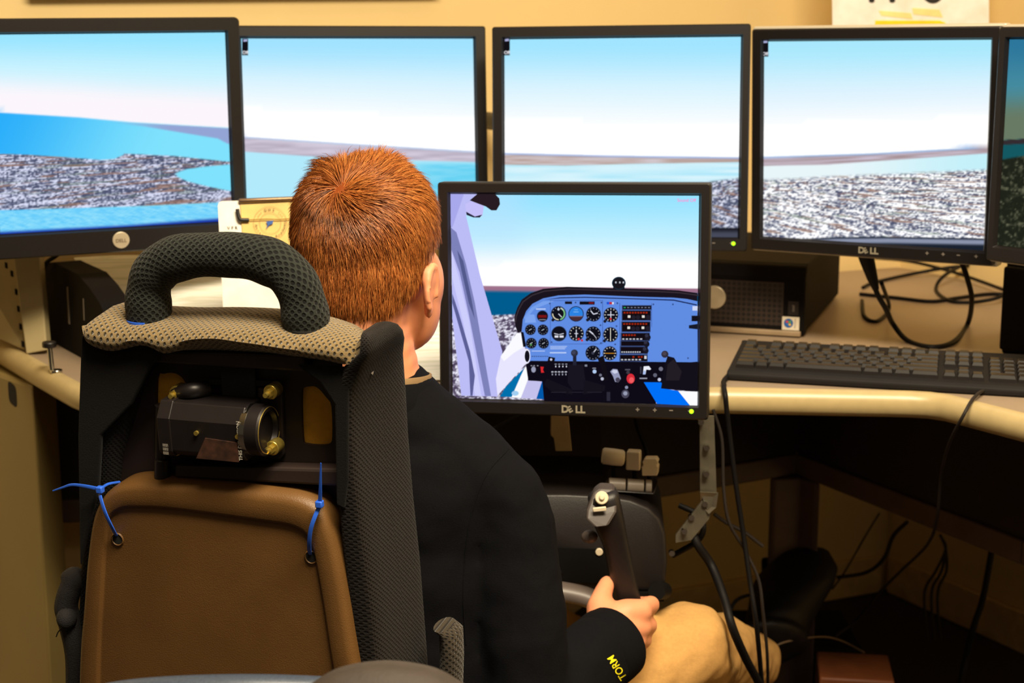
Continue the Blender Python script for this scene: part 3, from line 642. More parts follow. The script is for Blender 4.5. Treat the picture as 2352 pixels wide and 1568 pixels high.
# ================================================================== pilot seat (foreground)
M_knit_g = knit('dark_green_mesh_fabric', (36, 40, 36), (10, 11, 12), .0052, .36, sheen=.06)
M_knit_k = knit('black_mesh_fabric', (19, 18, 19), (8, 8, 9), .0042, .3, bump=.9, sheen=.04)
M_knit_t = knit('tan_mesh_fabric', (118, 99, 66), (50, 42, 26), .0052, .26, bump=1.0, sheen=.3)
M_knit_d = knit('brown_black_mesh_fabric', (23, 18, 17), (9, 8, 8), .0042, .3, bump=1.0, sheen=.04)
M_brown = mat('brown_moulded_plastic', (100, 70, 36), .42, var=.10, scale=14, bump=.25, bscale=900, spec=.4)
M_plate = mat('dark_brown_painted_steel', (36, 24, 21), .6, var=.2, scale=20)
M_reel = mat('black_anodised_metal', (25, 20, 21), .42, .2, var=.15, scale=40)
M_brass = mat('yellow_zinc_bolt', (196, 172, 84), .3, .8, var=.15, scale=200)
M_foam = mat('yellow_foam', (224, 164, 48), .85, var=.06, scale=200, bump=.3, bscale=900)
M_blue = mat('blue_nylon', (44, 98, 220), .4, var=.05)
M_strap = mat('black_webbing', (24, 22, 25), .85, var=.3, scale=600, bump=.5, bscale=800)
M_void = mat('black_void', (8, 7, 7), .9)
SO = P(490, 1130, 1.55); SR = Matrix.Rotation(R(-18), 3, 'Z')@Matrix.Rotation(R(5), 3, 'X')
SMx = Matrix.Translation(SO)@SR.to_4x4(); SI = SMx.inverted(); SN = SR@Vector((0, 1, 0))
seat = thing('pilot_seat', 'aircraft seat seen from behind, brown moulded back panel and black mesh cover', 'seat', (0, 0, 0))
seat.location = SO; seat.rotation_euler = SMx.to_euler()
def S(px, py, y=0.0): return SI@PP(px, py, SO+SN*y, SN)
def SP(pts, y=0.0): return [S(a, b, y) for a, b in pts]
# --- brown back panel with a raised rim
outl = [(176, 1700), (182, 1500), (190, 1400), (199, 1290), (210, 1205), (226, 1155), (254, 1122), (300, 1105), (400, 1106), (520, 1115), (630, 1127), (690, 1138), (732, 1160), (757, 1200), (775, 1262), (792, 1350), (811, 1470), (827, 1568), (846, 1700)]
inl = [(228, 1700), (232, 1500), (237, 1400), (243, 1290), (248, 1220), (258, 1182), (285, 1164), (325, 1162), (400, 1166), (520, 1182), (620, 1196), (670, 1204), (705, 1222), (722, 1258), (733, 1310), (745, 1380), (760, 1480), (774, 1568), (793, 1700)]
def loop(pts, y, n=120): return resample(spline(SP(pts, y), 6), n, closed=False)
oa, ib = loop(outl, 0.), loop(inl, 0.)
def blend(t, y): return [a.lerp(b, t)+Vector((0, y, 0)) for a, b in zip(oa, ib)]
pr = [blend(0, .030), blend(0, .010), blend(.03, .004), blend(.10, -.001), blend(.20, -.0042), blend(.34, -.0056), blend(.60, -.0058), blend(.88, -.0056), blend(.96, -.0046), blend(1.0, -.0018), blend(1.03, -.0012), blend(1.10, -.0014)]
mb = MB(); mb.rings(pr, close=False, caps=(False, False))
nL = len(pr[-1]); half = nL//2; base = len(mb.v)-nL
inn = pr[-1]; cen = [inn[i].lerp(inn[nL-1-i], .5) for i in range(half)]
for i in range(half-1): mb.f.append((base+i, base+i+1, base+nL-2-i, base+nL-1-i)); mb.uv.append(None); mb.c.append(None)
mb.build('back_panel', M_brown, seat, smooth=60)
for px, py in ((270, 1238), (715, 1279)):
    c = S(px, py, -.0022); MB().cyl(c+Vector((0, .001, 0)), c-Vector((0, .0004, 0)), .0058, 20).build('tie_hole', M_void, seat)
    rs = []
    for k in range(24):
        a = 2*math.pi*k/24; e = Vector((math.cos(a), 0, math.sin(a))); rs.append([c+e*(.0066+.0011*math.cos(b))+Vector((0, .0011*math.sin(b), 0)) for b in (0, 1.57, 3.14, 4.71)])
    MB().rings(rs, loop=True).build('grommet', M_brown, seat)
# --- cable ties
def cable_tie(loop_pts, head, hdir, tail):
    t = MB().tube(spline([S(a, b, y) for a, b, y in loop_pts], 6), .0024, 6, flat=.45, up=(0, 1, 0)).build('cable_tie', M_blue, seat)
    hp = S(*head); MB().box(hp, (.0075, .007, .0072)).build('tie_head', M_blue, t, bevel=.0012)
    n = len(tail); pts = spline([S(a, b, y) for a, b, y in tail], 5); MB().tube(pts, [lerp(.0024, .0008, i/(len(pts)-1)) for i in range(len(pts))], 6, flat=.45, up=(0, 1, 0)).build('tie_tail', M_blue, t)
cable_tie([(268, 1231, -.001), (258, 1212, -.010), (243, 1180, -.0135), (233, 1150, -.011), (230, 1128, -.004), (246, 1112, .002), (275, 1106, .014)], (230, 1124, -.006), 0, [(228, 1123, -.006), (195, 1116, -.012), (165, 1113, -.016), (144, 1119, -.018), (121, 1127, -.02)])
cable_tie([(712, 1274, -.001), (710, 1250, -.010), (714, 1215, -.0135), (724, 1185, -.0125), (735, 1160, -.007), (738, 1152, .004), (732, 1150, .016)], (734, 1157, -.010), 0, [(735, 1152, -.011), (736, 1110, -.015), (737, 1063, -.018)])
# --- steel frame plate with two cut-outs onto yellow foam
def plate_with_holes(outer, holes, y, th, name, m):
    bm = bmesh.new()
    for lp in [outer]+holes:
        vs = [bm.verts.new(Vector((p.x, y, p.z))) for p in lp]
        for a, b in zip(vs, vs[1:]+vs[:1]): bm.edges.new((a, b))
    bmesh.ops.triangle_fill(bm, use_beauty=True, edges=bm.edges[:]); me = bpy.data.meshes.new(name); bm.to_mesh(me); bm.free()
    o = mobj(name, me, m, seat, smooth=0); so = o.modifiers.new('s', 'SOLIDIFY'); so.thickness = th; so.offset = 0; return o
h1 = spline(SP([(362, 870), (378, 857), (405, 856), (425, 872), (431, 900), (431, 1000), (425, 1010), (366, 1010), (362, 1000)], .034), 3, True)
h2 = spline(SP([(694, 905), (699, 890), (712, 886), (730, 888), (752, 912), (763, 932), (765, 1000), (760, 1016), (745, 1021), (706, 1018), (697, 1004)], .034), 3, True)
plate_with_holes(SP([(215, 815), (785, 822), (780, 1200), (215, 1200)], .034), [h1, h2], .034, .004, 'frame_plate', M_plate)
for q in (SP([(340, 840), (445, 845), (445, 1020), (340, 1020)], .0375), SP([(680, 870), (780, 880), (780, 1035), (680, 1030)], .0375)):
    MB().prism(q, (0, .012, 0)).build('foam_pad', M_foam, seat, smooth=0)
mb = MB(); mb.prism(SP([(345, 805), (700, 815), (700, 855), (345, 833)], .012), (0, .02, 0)).build('upper_crossbar', M_plate, seat, smooth=0, bevel=.003)
MB().prism(SP([(400, 1068), (783, 1078), (783, 1118), (400, 1098)], .010), (0, .02, 0)).build('lower_crossbar', M_plate, seat, smooth=0, bevel=.003)
MB().prism(SP([(505, 838), (585, 842), (585, 925), (512, 920)], .024), (0, .003, 0)).build('harness_webbing', M_strap, seat, smooth=0)
MB().prism(SP([(462, 870), (645, 876), (645, 888), (462, 882)], .026), (0, .006, 0)).build('cross_strip', M_void, seat, smooth=0)
MB().prism(SP([(590, 890), (648, 896), (652, 1045), (640, 1058), (592, 1052)], .026), (0, .006, 0)).build('reel_mount', M_plate, seat, smooth=0, bevel=.002)
a, b = S(372, 930, .016), S(372, 1062, .016); MB().cyl(a, b, .0075, 16).build('pivot_rod', M_reel, seat)
a, b = S(374, 1052, .014), S(374, 1100, .014); MB().cyl(a, b, .0088, 16).build('rod_collar', M_reel, seat, bevel=.001)
# --- inertia reel: chamfered barrel lying along x
xa, xb = S(384, 985, -.004).x, S(572, 985, -.004).x; zc = S(480, 985, -.004).z
prof = [(.0, .0275), (-.016, .0275), (-.0265, .0125), (-.0265, -.021), (-.020, -.0275), (.022, -.0275), (.022, .0275)]
slope = (S(572, 990, -.004).z-S(384, 975, -.004).z)/(xb-xa)
reel = MB().rings([[Vector((x, .008+p[0], zc+p[1]+slope*0*(x-xa))) for p in prof] for x in (xa, xb)]).build('inertia_reel', M_reel, seat, smooth=0, bevel=.0012)
MB().rings([[Vector((x, .008+p[0]*1.04, zc+p[1]*1.05)) for p in prof] for x in (xa-.002, xa+.013)]).build('end_plate', M_reel, reel, smooth=0, bevel=.001)
rc = Vector((0, .004, zc+.001))
MB().cyl(rc+Vector((xb-.003, 0, 0)), rc+Vector((xb+.003, 0, 0)), .0265, 40).build('chrome_band', M_chr, reel)
mb = MB(); rr = [(xb+.003, .0262), (xb+.016, .0262), (xb+.018, .0245), (xb+.018, .020), (xb+.013, .0185), (xb+.013, .001)]
mb.rings([[rc+Vector((x, r*math.cos(2*math.pi*k/40), r*math.sin(2*math.pi*k/40))) for k in range(40)] for x, r in rr]).build('spool_cap', M_reel, reel, smooth=35)
mb = MB(); rs = []
for k in range(40):
    a = 2*math.pi*k/40; e = Vector((0, math.cos(a), math.sin(a))); rs.append([rc+Vector((xb+.018, 0, 0))+e*(.0238+.0005*math.cos(b))+Vector((.0005*math.sin(b), 0, 0)) for b in (0, 1.57, 3.14, 4.71)])
mb.rings(rs, loop=True).build('spool_rim', M_brass, reel)
mb = MB(); lettering(mb, 'THIS DIRECTION', Vector((xb-.0015, .008-.0275, zc-.004)), (0, 0, 1), (-1, 0, 0), .0055, .01); mb.build('reel_lettering', mat('white_print', (214, 208, 196), .6), reel, smooth=0, fix=False)
mb = MB()
for k in range(3): lettering(mb, ('ASSEMBLY', 'CAT NO 81', 'SERIAL')[k] if False else '|||||||', Vector((xa+.006, .008-.0282, zc-.016-.0042*k)), (1, 0, 0), (0, 0, 1), .0035, .0)
mb.build('reel_tag', mat('white_print', (214, 208, 196), .6), reel, smooth=0, fix=False)
MB().prism([(xa+.052, .008-.0268, zc-.004), (xb-.006, .008-.0268, zc-.006), (xb-.006, .008-.0268, zc-.0265), (xa+.04, .008-.0268, zc-.0265)], (0, -.0012, 0)).build('data_plate', mat('worn_data_plate', (58, 34, 24), .6, var=.7, scale=90), reel, smooth=0)
for px, py in ((450, 995), (545, 1003)):
    c = S(px, py, -.0205); MB().cyl(c+Vector((0, .002, 0)), c-Vector((0, .0006, 0)), .0024, 12).build('screw', M_brass, reel)
for px, py in ((400, 905), (617, 903), (398, 1034), (621, 1032)):
    c = S(px, py, .004); bo = MB().cyl(c+Vector((0, .018, 0)), c+Vector((0, .003, 0)), .0075, 20).build('reel_bolt', M_brass, seat, bevel=.0008)
    MB().cyl(c+Vector((0, .005, 0)), c-Vector((0, .003, 0)), .0046, 6).build('nut', M_brass, bo)
    MB().cyl(c+Vector((0, .0, 0)), c-Vector((0, .008, 0)), .0026, 12).build('stud', M_brass, bo)
MB().tube(spline([S(405, 905, .012), S(440, 897, .008), S(475, 893, .022)], 5), .0085, 12).build('reel_bracket', M_reel, seat)
# --- cushion: front pad, bolsters, flaps
def slab(pts, y0, y1, name, m, rnd=.012, sm=60):
    """Soft slab: traced outline at y0..y1 with rounded rims."""
    b = resample(spline(SP(pts, y0), 5, True), 90); cx = sum((p for p in b), Vector())/len(b); rs = []
    for t in range(6):
        a = math.pi/2*t/5; k = 1-rnd/.12*(1-math.sin(a)); y = y0+rnd*(1-math.cos(a))*0+rnd*(1-math.sin(a))*0+(rnd-rnd*math.cos(math.pi/2-a))
        rs.append([Vector((cx.x+(p.x-cx.x)*k, y, cx.z+(p.z-cx.z)*k)) for p in b])
    rs2 = [[Vector((p.x, y0+y1-p.y, p.z)) for p in r] for r in reversed(rs)]
    return MB().rings(rs+rs2).build(name, m, seat, smooth=sm)
def bolster(rows, name, m, n=20):
    """rows: (py, px of outer rear edge, px of inner rear edge, depth) along the height; rounded plan section. Front reaches y1."""
    rs = []
    for py, po, pi_, y0, y1, top in rows:
        a, b = S(po, py, y0), S(pi_, py, y0); cx, cw = (a.x+b.x)/2, abs(a.x-b.x)/2; cy, ch_ = (y0+y1)/2, (y1-y0)/2; z = a.z+top
        ring = []
        for k in range(n*2):
            t = 2*math.pi*k/(n*2); e = .42; c_, s_ = math.cos(t), math.sin(t)
            ring.append(Vector((cx+cw*math.copysign(abs(c_)**e, c_), cy+ch_*math.copysign(abs(s_)**e, s_), z)))
        rs.append(ring)
    return MB().rings(rs).build(name, m, seat, smooth=60)
bolster([(1720, 890, 832, .012, .15, 0), (1568, 876, 812, .010, .15, 0), (1400, 860, 792, .008, .15, 0), (1250, 838, 775, .004, .15, 0), (1100, 820, 762, .0, .15, 0), (1000, 814, 765, .0, .148, 0), (900, 812, 770, .0, .140, 0), (850, 832, 780, -.006, .115, 0), (815, 848, 820, -.013, .080, 0), (790, 852, 822, -.013, .062, 0), (774, 850, 824, -.008, .050, 0), (764, 844, 830, .002, .04, 0)], 'side_bolster', M_knit_d)
bolster([(1720, 150, 235, .03, .15, 0), (1400, 168, 260, .03, .15, 0), (1200, 176, 270, .03, .15, 0), (1050, 178, 262, .012, .145, 0), (900, 180, 300, .004, .14, 0), (820, 183, 320, .002, .13, 0), (775, 188, 320, .006, .11, 0), (755, 196, 316, .02, .09, 0)], 'side_bolster', M_knit_k)
MB().prism(SP([(186, 770), (372, 800), (345, 842), (300, 930), (232, 1000), (225, 1120), (183, 1300), (178, 1000)], .0005), (0, .006, 0)).build('cover_flap', M_knit_k, seat, smooth=0, bevel=.002)
MB().prism(SP([(680, 838), (806, 845), (800, 900), (800, 1100), (790, 1170), (772, 1160), (768, 930), (735, 880)], -.0015), (0, .006, 0)).build('cover_flap', M_knit_k, seat, smooth=0, bevel=.002)
a, b = S(190, 830, .1), S(822, 830, .1); z0 = S(500, 1900, .1).z; zt = a.z
bw = b.x-a.x
MB().box(((a.x+b.x)/2+.003, .115, (z0+zt)/2), (bw-.03, .06, zt-z0)).build('front_pad', M_knit_k, seat, bevel=.02, seg=4, smooth=60)
# --- tan top roll with a wavy hem
N = 60; hem = [(188, 748), (205, 790), (260, 805), (330, 792), (380, 812), (440, 790), (500, 785), (560, 796), (640, 808), (720, 822), (780, 834), (814, 837)]
topc = [(196, 735), (240, 722), (300, 731), (400, 737), (500, 737), (600, 742), (660, 752), (720, 755), (770, 760), (800, 767), (814, 770)]
hm = resample(spline(SP(hem, -.006), 6), N, False); tp = resample(spline(SP(topc, .02), 6), N, False)
rs = []
for i in range(N):
    h_, t_ = hm[i], tp[i]; x = h_.x; zt_ = t_.z; zh = h_.z; dk = 1-.72*max(0, (i-(N-14))/13); e = min(1, i/4, (N-1-i)/3); w = .012+.004*math.sin(i*.5)
    rs.append([Vector((x, .000, zh-.001)), Vector((x, -.0065-.001*math.sin(i*.9), zh)), Vector((x, -.0095*e-.002, lerp(zh, zt_, .35))), Vector((x, -.007*e, lerp(zh, zt_, .65))),
               Vector((x, .002, lerp(zh, zt_, .88))), Vector((x, .016, zt_)), Vector((x, .016+.026*dk, zt_+.004*e)), Vector((x, .016+.054*dk, zt_+.002*e)), Vector((x, .016+.079*dk, zt_-.012)), Vector((x, .016+.089*dk, zt_-.04)), Vector((x, .016+.074*dk, zt_-.045)), Vector((x, .018, zt_-.03))])
MB().rings(rs).build('top_cover', M_knit_t, seat, smooth=70)
# --- padded hoop
hp = spline([S(344, 752, .030), S(342, 715, .030), S(341, 672, .030), S(352, 632, .030), S(386, 602, .030), S(440, 587, .030), S(520, 585, .030), S(590, 592, .030), S(645, 615, .030), S(680, 652, .030), S(697, 700, .030), S(703, 742, .030), S(704, 768, .030)], 8)
k = len(hp); rad = []
for i in range(k):
    t = i/(k-1); r = .0232; r *= 1+.03*math.sin(t*23)+.02*math.sin(t*51+1)
    if t < .06: r *= lerp(.86, 1, t/.06)
    if t > .94: r *= lerp(1.02, .98, (t-.94)/.06)
    rad.append(r)
MB().tube(hp, rad, 36, up=(0, 1, 0)).build('padded_hoop', M_knit_g, seat, smooth=70)
for px, py in ((330, 735), (702, 756)):
    c = S(px, py, .022); MB().cyl(c-Vector((0, 0, .003)), c+Vector((0, 0, .0015)), .017, 24).build('hoop_collar', M_blue if px < 400 else M_void, seat)
# --- lower straps
mb = MB()
sp = spline([S(185, 1318, .05), S(165, 1345, .035), S(152, 1390, .03), S(160, 1425, .03), S(176, 1500, .03), S(178, 1600, .03)], 6)
mb.tube(sp, [.012, .014, .015, .016, .017, .016]+[.013]*(len(sp)-6), 12).build('lap_strap', M_strap, seat)
c = S(153, 1420, .02); MB().sphere(c, (.011, .012, .013)).build('strap_end', M_strap, seat)
MB().tube(spline([S(150, 1420, .015), S(142, 1440, .015), S(133, 1452, .015), S(129, 1462, .015)], 4), .0007, 5).build('loose_thread', M_strap, seat)
MB().tube(spline([S(152, 1435, .015), S(155, 1480, .02), S(166, 1510, .02), S(160, 1530, .02)], 4), .0007, 5).build('loose_thread', M_strap, seat)
mb = MB(); rs = []
for px0, px1, py in ((1000, 1040, 1432), (1012, 1060, 1445), (1014, 1062, 1500), (1012, 1060, 1570), (1010, 1058, 1700)):
    a, b = S(px0, py, .12), S(px1, py, .12); cx, w = (a.x+b.x)/2, (b.x-a.x)/2
    rs.append([Vector((cx+w*math.cos(2*math.pi*j/16), .12+.02*math.sin(2*math.pi*j/16), a.z)) for j in range(16)])
mb.rings(rs).build('side_cushion', knit('grey_mesh_fabric', (52, 45, 36), (24, 20, 17), .0052, .28), seat, smooth=60)
# seat pan and pedestal (world upright)
zf = lambda z: z
fwd = Vector((math.sin(R(18)), math.cos(R(18)), 0)); rgt = Vector((fwd.y, -fwd.x, 0)); g0 = Vector((SO.x, SO.y, 0))+fwd*.36+rgt*.02
RM = Matrix.Rotation(R(-18), 3, 'Z')
MB().box(g0+Vector((0, 0, .155)), (.40, .44, .09), RM).build('seat_pan', M_knit_k, seat, True, bevel=.02, seg=3)
MB().box(g0+Vector((0, 0, .055)), (.30, .34, .11), RM).build('pedestal', M_plate, seat, True, bevel=.006)

# ================================================================== person
M_skin = mat('fair_skin', (226, 150, 112), .5, var=.08, scale=40, sss=.12, spec=.35, bump=.08, bscale=500)
M_jack = mat('black_jacket_fabric', (9, 9, 13), .9, var=.12, scale=300, bump=.25, bscale=700, spec=.12)
M_khaki = mat('khaki_cotton', (194, 150, 90), .85, var=.06, scale=200, bump=.3, bscale=700, spec=.2)
M_shoe = mat('black_shoe', (19, 16, 19), .6, var=.1)
person = thing('person', 'seated person with short red hair, black jacket and khaki trousers, holding the control grip', 'person', (-.12, 1.85, .2))
Hc = P(845, 545, 1.82)
HM = Matrix.Translation(Hc)@Matrix.Rotation(R(-19.7), 4, 'Z')@Matrix.Rotation(R(-6), 4, 'X')
HI = HM.inverted(); H3 = HM.to_3x3()
body = MB()
def hb(c, r, rot=None):
    body.sphere(HM@Vector(c), r, H3@rot if rot else H3, n=28, m=18)
hb((0, -.006, .006), (.0770, .094, .083)); hb((0, -.024, -.028), (.0725, .0715, .062)); hb((0, -.030, -.055), (.064, .063, .060)); hb((.043, .048, -.085), (.026, .046, .046)); hb((-.043, .048, -.085), (.026, .046, .046)); hb((0, -.034, -.085), (.054, .050, .050)); hb((.024, .068, -.108), (.030, .036, .030)); hb((-.024, .068, -.108), (.030, .036, .030)); hb((0, .012, -.035), (.070, .082, .062)); hb((0, .036, -.082), (.060, .066, .060)); hb((0, .064, -.116), (.036, .040, .032))
hb((.040, .055, -.055), (.031, .044, .050)); hb((-.040, .055, -.055), (.031, .044, .050)); hb((0, .082, .020), (.052, .022, .034))
hb((0, .108, -.035), (.012, .018, .016)); hb((0, .098, -.012), (.009, .016, .026)); hb((0, .098, -.080), (.024, .012, .008)); hb((0, .097, -.090), (.020, .012, .008))
for sx in (-1, 1):
    hb((.031*sx, .084, .002), (.017, .013, .010))
    rot = Matrix.Rotation(R(2*sx), 3, 'Z')@Matrix.Rotation(R(-8), 3, 'X'); ec = Vector((.0775*sx, .004, -.055))
    hb(tuple(ec), (.0050, .015, .027), rot); hb(tuple(ec+rot@Vector((0, -.002, .010))), (.0062, .0165, .019), rot); hb(tuple(ec+rot@Vector((0, .004, -.024))), (.0050, .010, .012), rot)
    for k in range(20):   # helix rim
        a = R(-70+k*14); hb(tuple(ec+rot@Vector((.0045*sx, -.0155*math.cos(a), .0265*math.sin(a)))), (.0040, .0040, .0040))
NB = P(862, 905, 1.815)
chain(body, [HM@Vector((0, -.012, -.055)), HM@Vector((0, -.014, -.10)), NB], [.058, .0555, .060])
# torso, arms (under the jacket)
SHR, SHL = P(1150, 1145, 1.795), Vector((-.315, 1.885, .690)); ELR = P(1212, 1625, 1.765); WRR = P(1404, 1478, 1.892)
HIP = Vector((-.155, 1.84, .27)); CH = P(868, 1150, 1.845)
ELL = Vector((-.37, 1.90, .45)); WRL = Vector((-.235, 2.03, .53))
chain(body, [NB, CH, HIP], [.06, .10, .11]); chain(body, [SHR, ELR, WRR], [.045, .038, .027]); chain(body, [SHL, ELL, WRL], [.045, .038, .027]); chain(body, [SHL, CH, SHR], [.05, .09, .05])
# right hand closed on the grip: palm, thumb and four fingers
def hp_(l): return [P(*q) for q in l]
chain(body, hp_([(1404, 1478, 1.892), (1412, 1440, 1.905)]), [.027, .028])
chain(body, hp_([(1392, 1425, 1.905), (1440, 1408, 1.912), (1470, 1404, 1.918)]), [.021, .019, .0165]); chain(body, hp_([(1400, 1448, 1.900), (1445, 1440, 1.908), (1472, 1440, 1.915)]), [.022, .020, .0145])
chain(body, hp_([(1412, 1470, 1.896), (1440, 1470, 1.902), (1462, 1470, 1.910)]), [.021, .018, .0135]); chain(body, hp_([(1418, 1490, 1.893), (1438, 1494, 1.898), (1450, 1496, 1.904)]), [.018, .015, .012])
chain(body, hp_([(1474, 1398, 1.918), (1494, 1389, 1.945), (1496, 1387, 1.968), (1470, 1386, 1.992), (1436, 1386, 1.996)]), [.0125, .0125, .0112, .0100, .0088])
chain(body, hp_([(1474, 1437, 1.915), (1489, 1436, 1.943), (1488, 1434, 1.968), (1464, 1430, 1.992), (1432, 1428, 1.996)]), [.0125, .0125, .0112, .0100, .0088])
chain(body, hp_([(1464, 1469, 1.910), (1478, 1470, 1.938), (1476, 1468, 1.964), (1456, 1464, 1.986), (1430, 1462, 1.990)]), [.0115, .0115, .0104, .0094, .0082])
chain(body, hp_([(1450, 1496, 1.904), (1463, 1500, 1.930), (1462, 1498, 1.954), (1446, 1494, 1.974), (1424, 1490, 1.978)]), [.0102, .0100, .0092, .0084, .0075])
chain(body, hp_([(1384, 1432, 1.902), (1375, 1396, 1.918), (1385, 1362, 1.935), (1394, 1340, 1.952)]), [.021, .0165, .0128, .0108])
chain(body, hp_([(1386, 1400, 1.912), (1412, 1398, 1.922), (1440, 1396, 1.928), (1468, 1396, 1.925)]), [.0135, .0105, .0100, .0105])
# left hand, resting on the hidden left grip
LH = WRL
for k in range(4):
    b = LH+Vector((.020+.004*k, .035, .024-.018*k)); chain(body, [LH+Vector((0, .012, .01-.008*k)), b, b+Vector((.025, .025, 0)), b+Vector((.045, .006, 0))], [.018, .011, .010, .0085])
chain(body, [LH, LH+Vector((.022, .02, .035)), LH+Vector((.040, .035, .055))], [.02, .0125, .0105])
bodyo = remesh(body, 'body', .0032, M_skin, person, 5)
bv = BVHTree.FromPolygons([v.co.copy() for v in bodyo.data.vertices], [tuple(p.vertices) for p in bodyo.data.polygons])
# --- jacket
jk = MB()
chain(jk, [P(885, 945, 1.815), P(1000, 1025, 1.81), P(1085, 1088, 1.80), SHR], [.068, .060, .0575, .0560])
chain(jk, [P(885, 945, 1.815), P(780, 1010, 1.85), SHL], [.068, .062, .058])
chain(jk, [SHR, P(1170, 1190, 1.79), P(1184, 1300, 1.785), P(1200, 1420, 1.775), ELR], [.056, .054, .055, .056, .056])
chain(jk, [ELR, P(1300, 1560, 1.82), P(1392, 1488, 1.884)], [.056, .053, .047])
chain(jk, [SHL, ELL, WRL-Vector((.02, .04, .005))], [.058, .056, .042])
TR = Matrix.Rotation(R(-14), 3, 'Z')
jk.sphere(P(880, 1130, 1.835), (.170, .105, .13), TR, n=28, m=18); jk.sphere(P(885, 1300, 1.84), (.168, .108, .19), TR, n=28, m=18); jk.sphere(P(890, 1500, 1.84), (.165, .112, .17), TR, n=28, m=18)
jk.sphere(HIP+Vector((0, 0, .05)), (.165, .12, .13), TR, n=28, m=18)
jko = remesh(jk, 'jacket', .0055, M_jack, person, 8, disp=[(.085, .010), (.035, .0045)])
def on_jacket(pts):
    jb = BVHTree.FromPolygons([v_.co.copy() for v_ in jko.data.vertices], [tuple(p.vertices) for p in jko.data.polygons]); out = []
    for q in spline([Vector((a, b_, 0)) for a, b_ in pts], 6):
        h_ = jb.ray_cast(CAM, ray(q.x, q.y).normalized())
        if h_[0]: out.append(h_[0])
    return out
MB().tube(on_jacket([(1168, 1030), (1120, 1085), (1088, 1160), (1070, 1260), (1064, 1370), (1070, 1480)]), .0011, 6).build('seam', M_jack, person, True)
# collar: a leaning stand around the neck
rs = []
for k in range(40):
    a = 2*math.pi*k/40; e = TR@Vector((math.cos(a)*.068, math.sin(a)*.070, 0)); c = P(872, 910, 1.82); bk = -math.sin(a)
    lo = c+e*1.12+Vector((0, 0, -.035)); hi = c+e*.98+Vector((0, 0, .020+.006*bk)); ih = c+e*.92+Vector((0, 0, .019+.006*bk)); il = c+e*.90+Vector((0, 0, -.03))
    rs.append([lo, lo.lerp(hi, .6)+e*.05, hi, (hi+ih)/2+Vector((0, 0, .003)), ih, il])
MB().rings(rs, loop=True).build('collar', M_jack, person, True, smooth=70)
mb = MB(); rs = []
for k in range(40):
    a = 2*math.pi*k/40; e = TR@Vector((math.cos(a)*.064, math.sin(a)*.066, 0)); c = P(872, 903, 1.82); bk = -math.sin(a)
    rs.append([c+e*.99+Vector((0, 0, .012)), c+e*.97+Vector((0, 0, .024+.006*bk)), c+e*.93+Vector((0, 0, .025+.006*bk)), c+e*.93+Vector((0, 0, .01))])
mb.rings(rs, loop=True).build('shirt_collar', mat('olive_shirt', (120, 96, 64), .8), person, True, smooth=70)
# cuff: a hollow band around the wrist
ax = (P(1412, 1466, 1.905)-P(1300, 1560, 1.82)).normalized(); cc = P(1398, 1484, 1.890); u = ax.cross(Vector((0, 0, 1))).normalized(); v = ax.cross(u)
rs = []
for k in range(36):
    a = 2*math.pi*k/36; e = u*math.cos(a)+v*math.sin(a)
    rs.append([cc+e*r+ax*s for r, s in ((.0470, -.032), (.0500, -.026), (.0505, -.005), (.0500, .010), (.0480, .0135), (.0455, .0125), (.044, .004), (.043, -.03))])
cuff = MB().rings(rs, loop=True).build('cuff', M_jack, person, True, smooth=60)
# printed sleeve lettering wrapped on the cuff
vs, fs = text2d('TORM', .012); Mp = MB(); d = Vector((-.52, -.85)).normalized(); nrm2 = Vector((d.y, -d.x))
cb = BVHTree.FromPolygons([v_.co.copy() for v_ in cuff.data.vertices]+[v_.co.copy() for v_ in jko.data.vertices], [tuple(p.vertices) for p in cuff.data.polygons]+[tuple(len(cuff.data.vertices)+i for i in p.vertices) for p in jko.data.polygons])
ws = []
for vx, vy, _ in vs:
    q = Vector((1417, 1533))+d*vx*22+nrm2*(vy-.35)*25; r_ = ray(q.x, q.y); hit = cb.ray_cast(CAM, r_.normalized()); p_ = hit[0] if hit[0] else P(q.x, q.y, 1.84); ws.append(p_-r_.normalized()*.0012)
Mp.add(ws, fs); Mp.build('sleeve_print', mat('yellow_print', (226, 214, 20), .6, var=.05), person, True, smooth=0, fix=False)
# --- trousers and shoes
tr = MB(); KR = P(1572, 1492, 2.06); AR = P(1722, 1520, 2.50); KL = Vector((-.06, 2.16, .40)); AL = Vector((.12, 2.58, .17))
chain(tr, [HIP+Vector((.06, .02, -.01)), KR.lerp(HIP, .5)+Vector((0, 0, .01)), KR, KR.lerp(AR, .5), AR], [.095, .078, .064, .060, .052])
chain(tr, [HIP+Vector((-.06, .03, -.01)), KL, KL.lerp(AL, .5), AL], [.095, .064, .060, .052]); tr.sphere(HIP, (.16, .12, .10), TR, n=24, m=16)
remesh(tr, 'trousers', .006, M_khaki, person, 8, disp=[(.10, .016), (.045, .012)])
def shoe(heel, toe, w, side, nm):
    s = MB(); f = (toe-heel); ln = f.length; f.normalize(); up_ = (side.cross(f)).normalized()
    if up_.z < 0 and abs(up_.z) > .3: up_ = -up_
    Mx = Matrix((side, f, up_)).transposed()
    T_ = [0, .1, .25, .45, .65, .82, 1.0]; WX = [.50, .64, .72, .80, .94, .92, .60]; HZ = [.5, .68, .74, .66, .52, .42, .28]; DZ_ = [.008, .014, .018, .010, .0, -.006, -.012]
    for k in range(25):
        t = k/24; s.sphere(heel+f*ln*lerp(.06, .95, t)+up_*float(np.interp(t, T_, DZ_)), (w*.5*float(np.interp(t, T_, WX)), ln*.07, w*.5*float(np.interp(t, T_, HZ))), Mx, n=20, m=12)
    s.sphere(heel+f*ln*.12+up_*.03, (w*.42, ln*.11, w*.5), Mx)
    return remesh(s, nm, .005, M_shoe, person, 6)
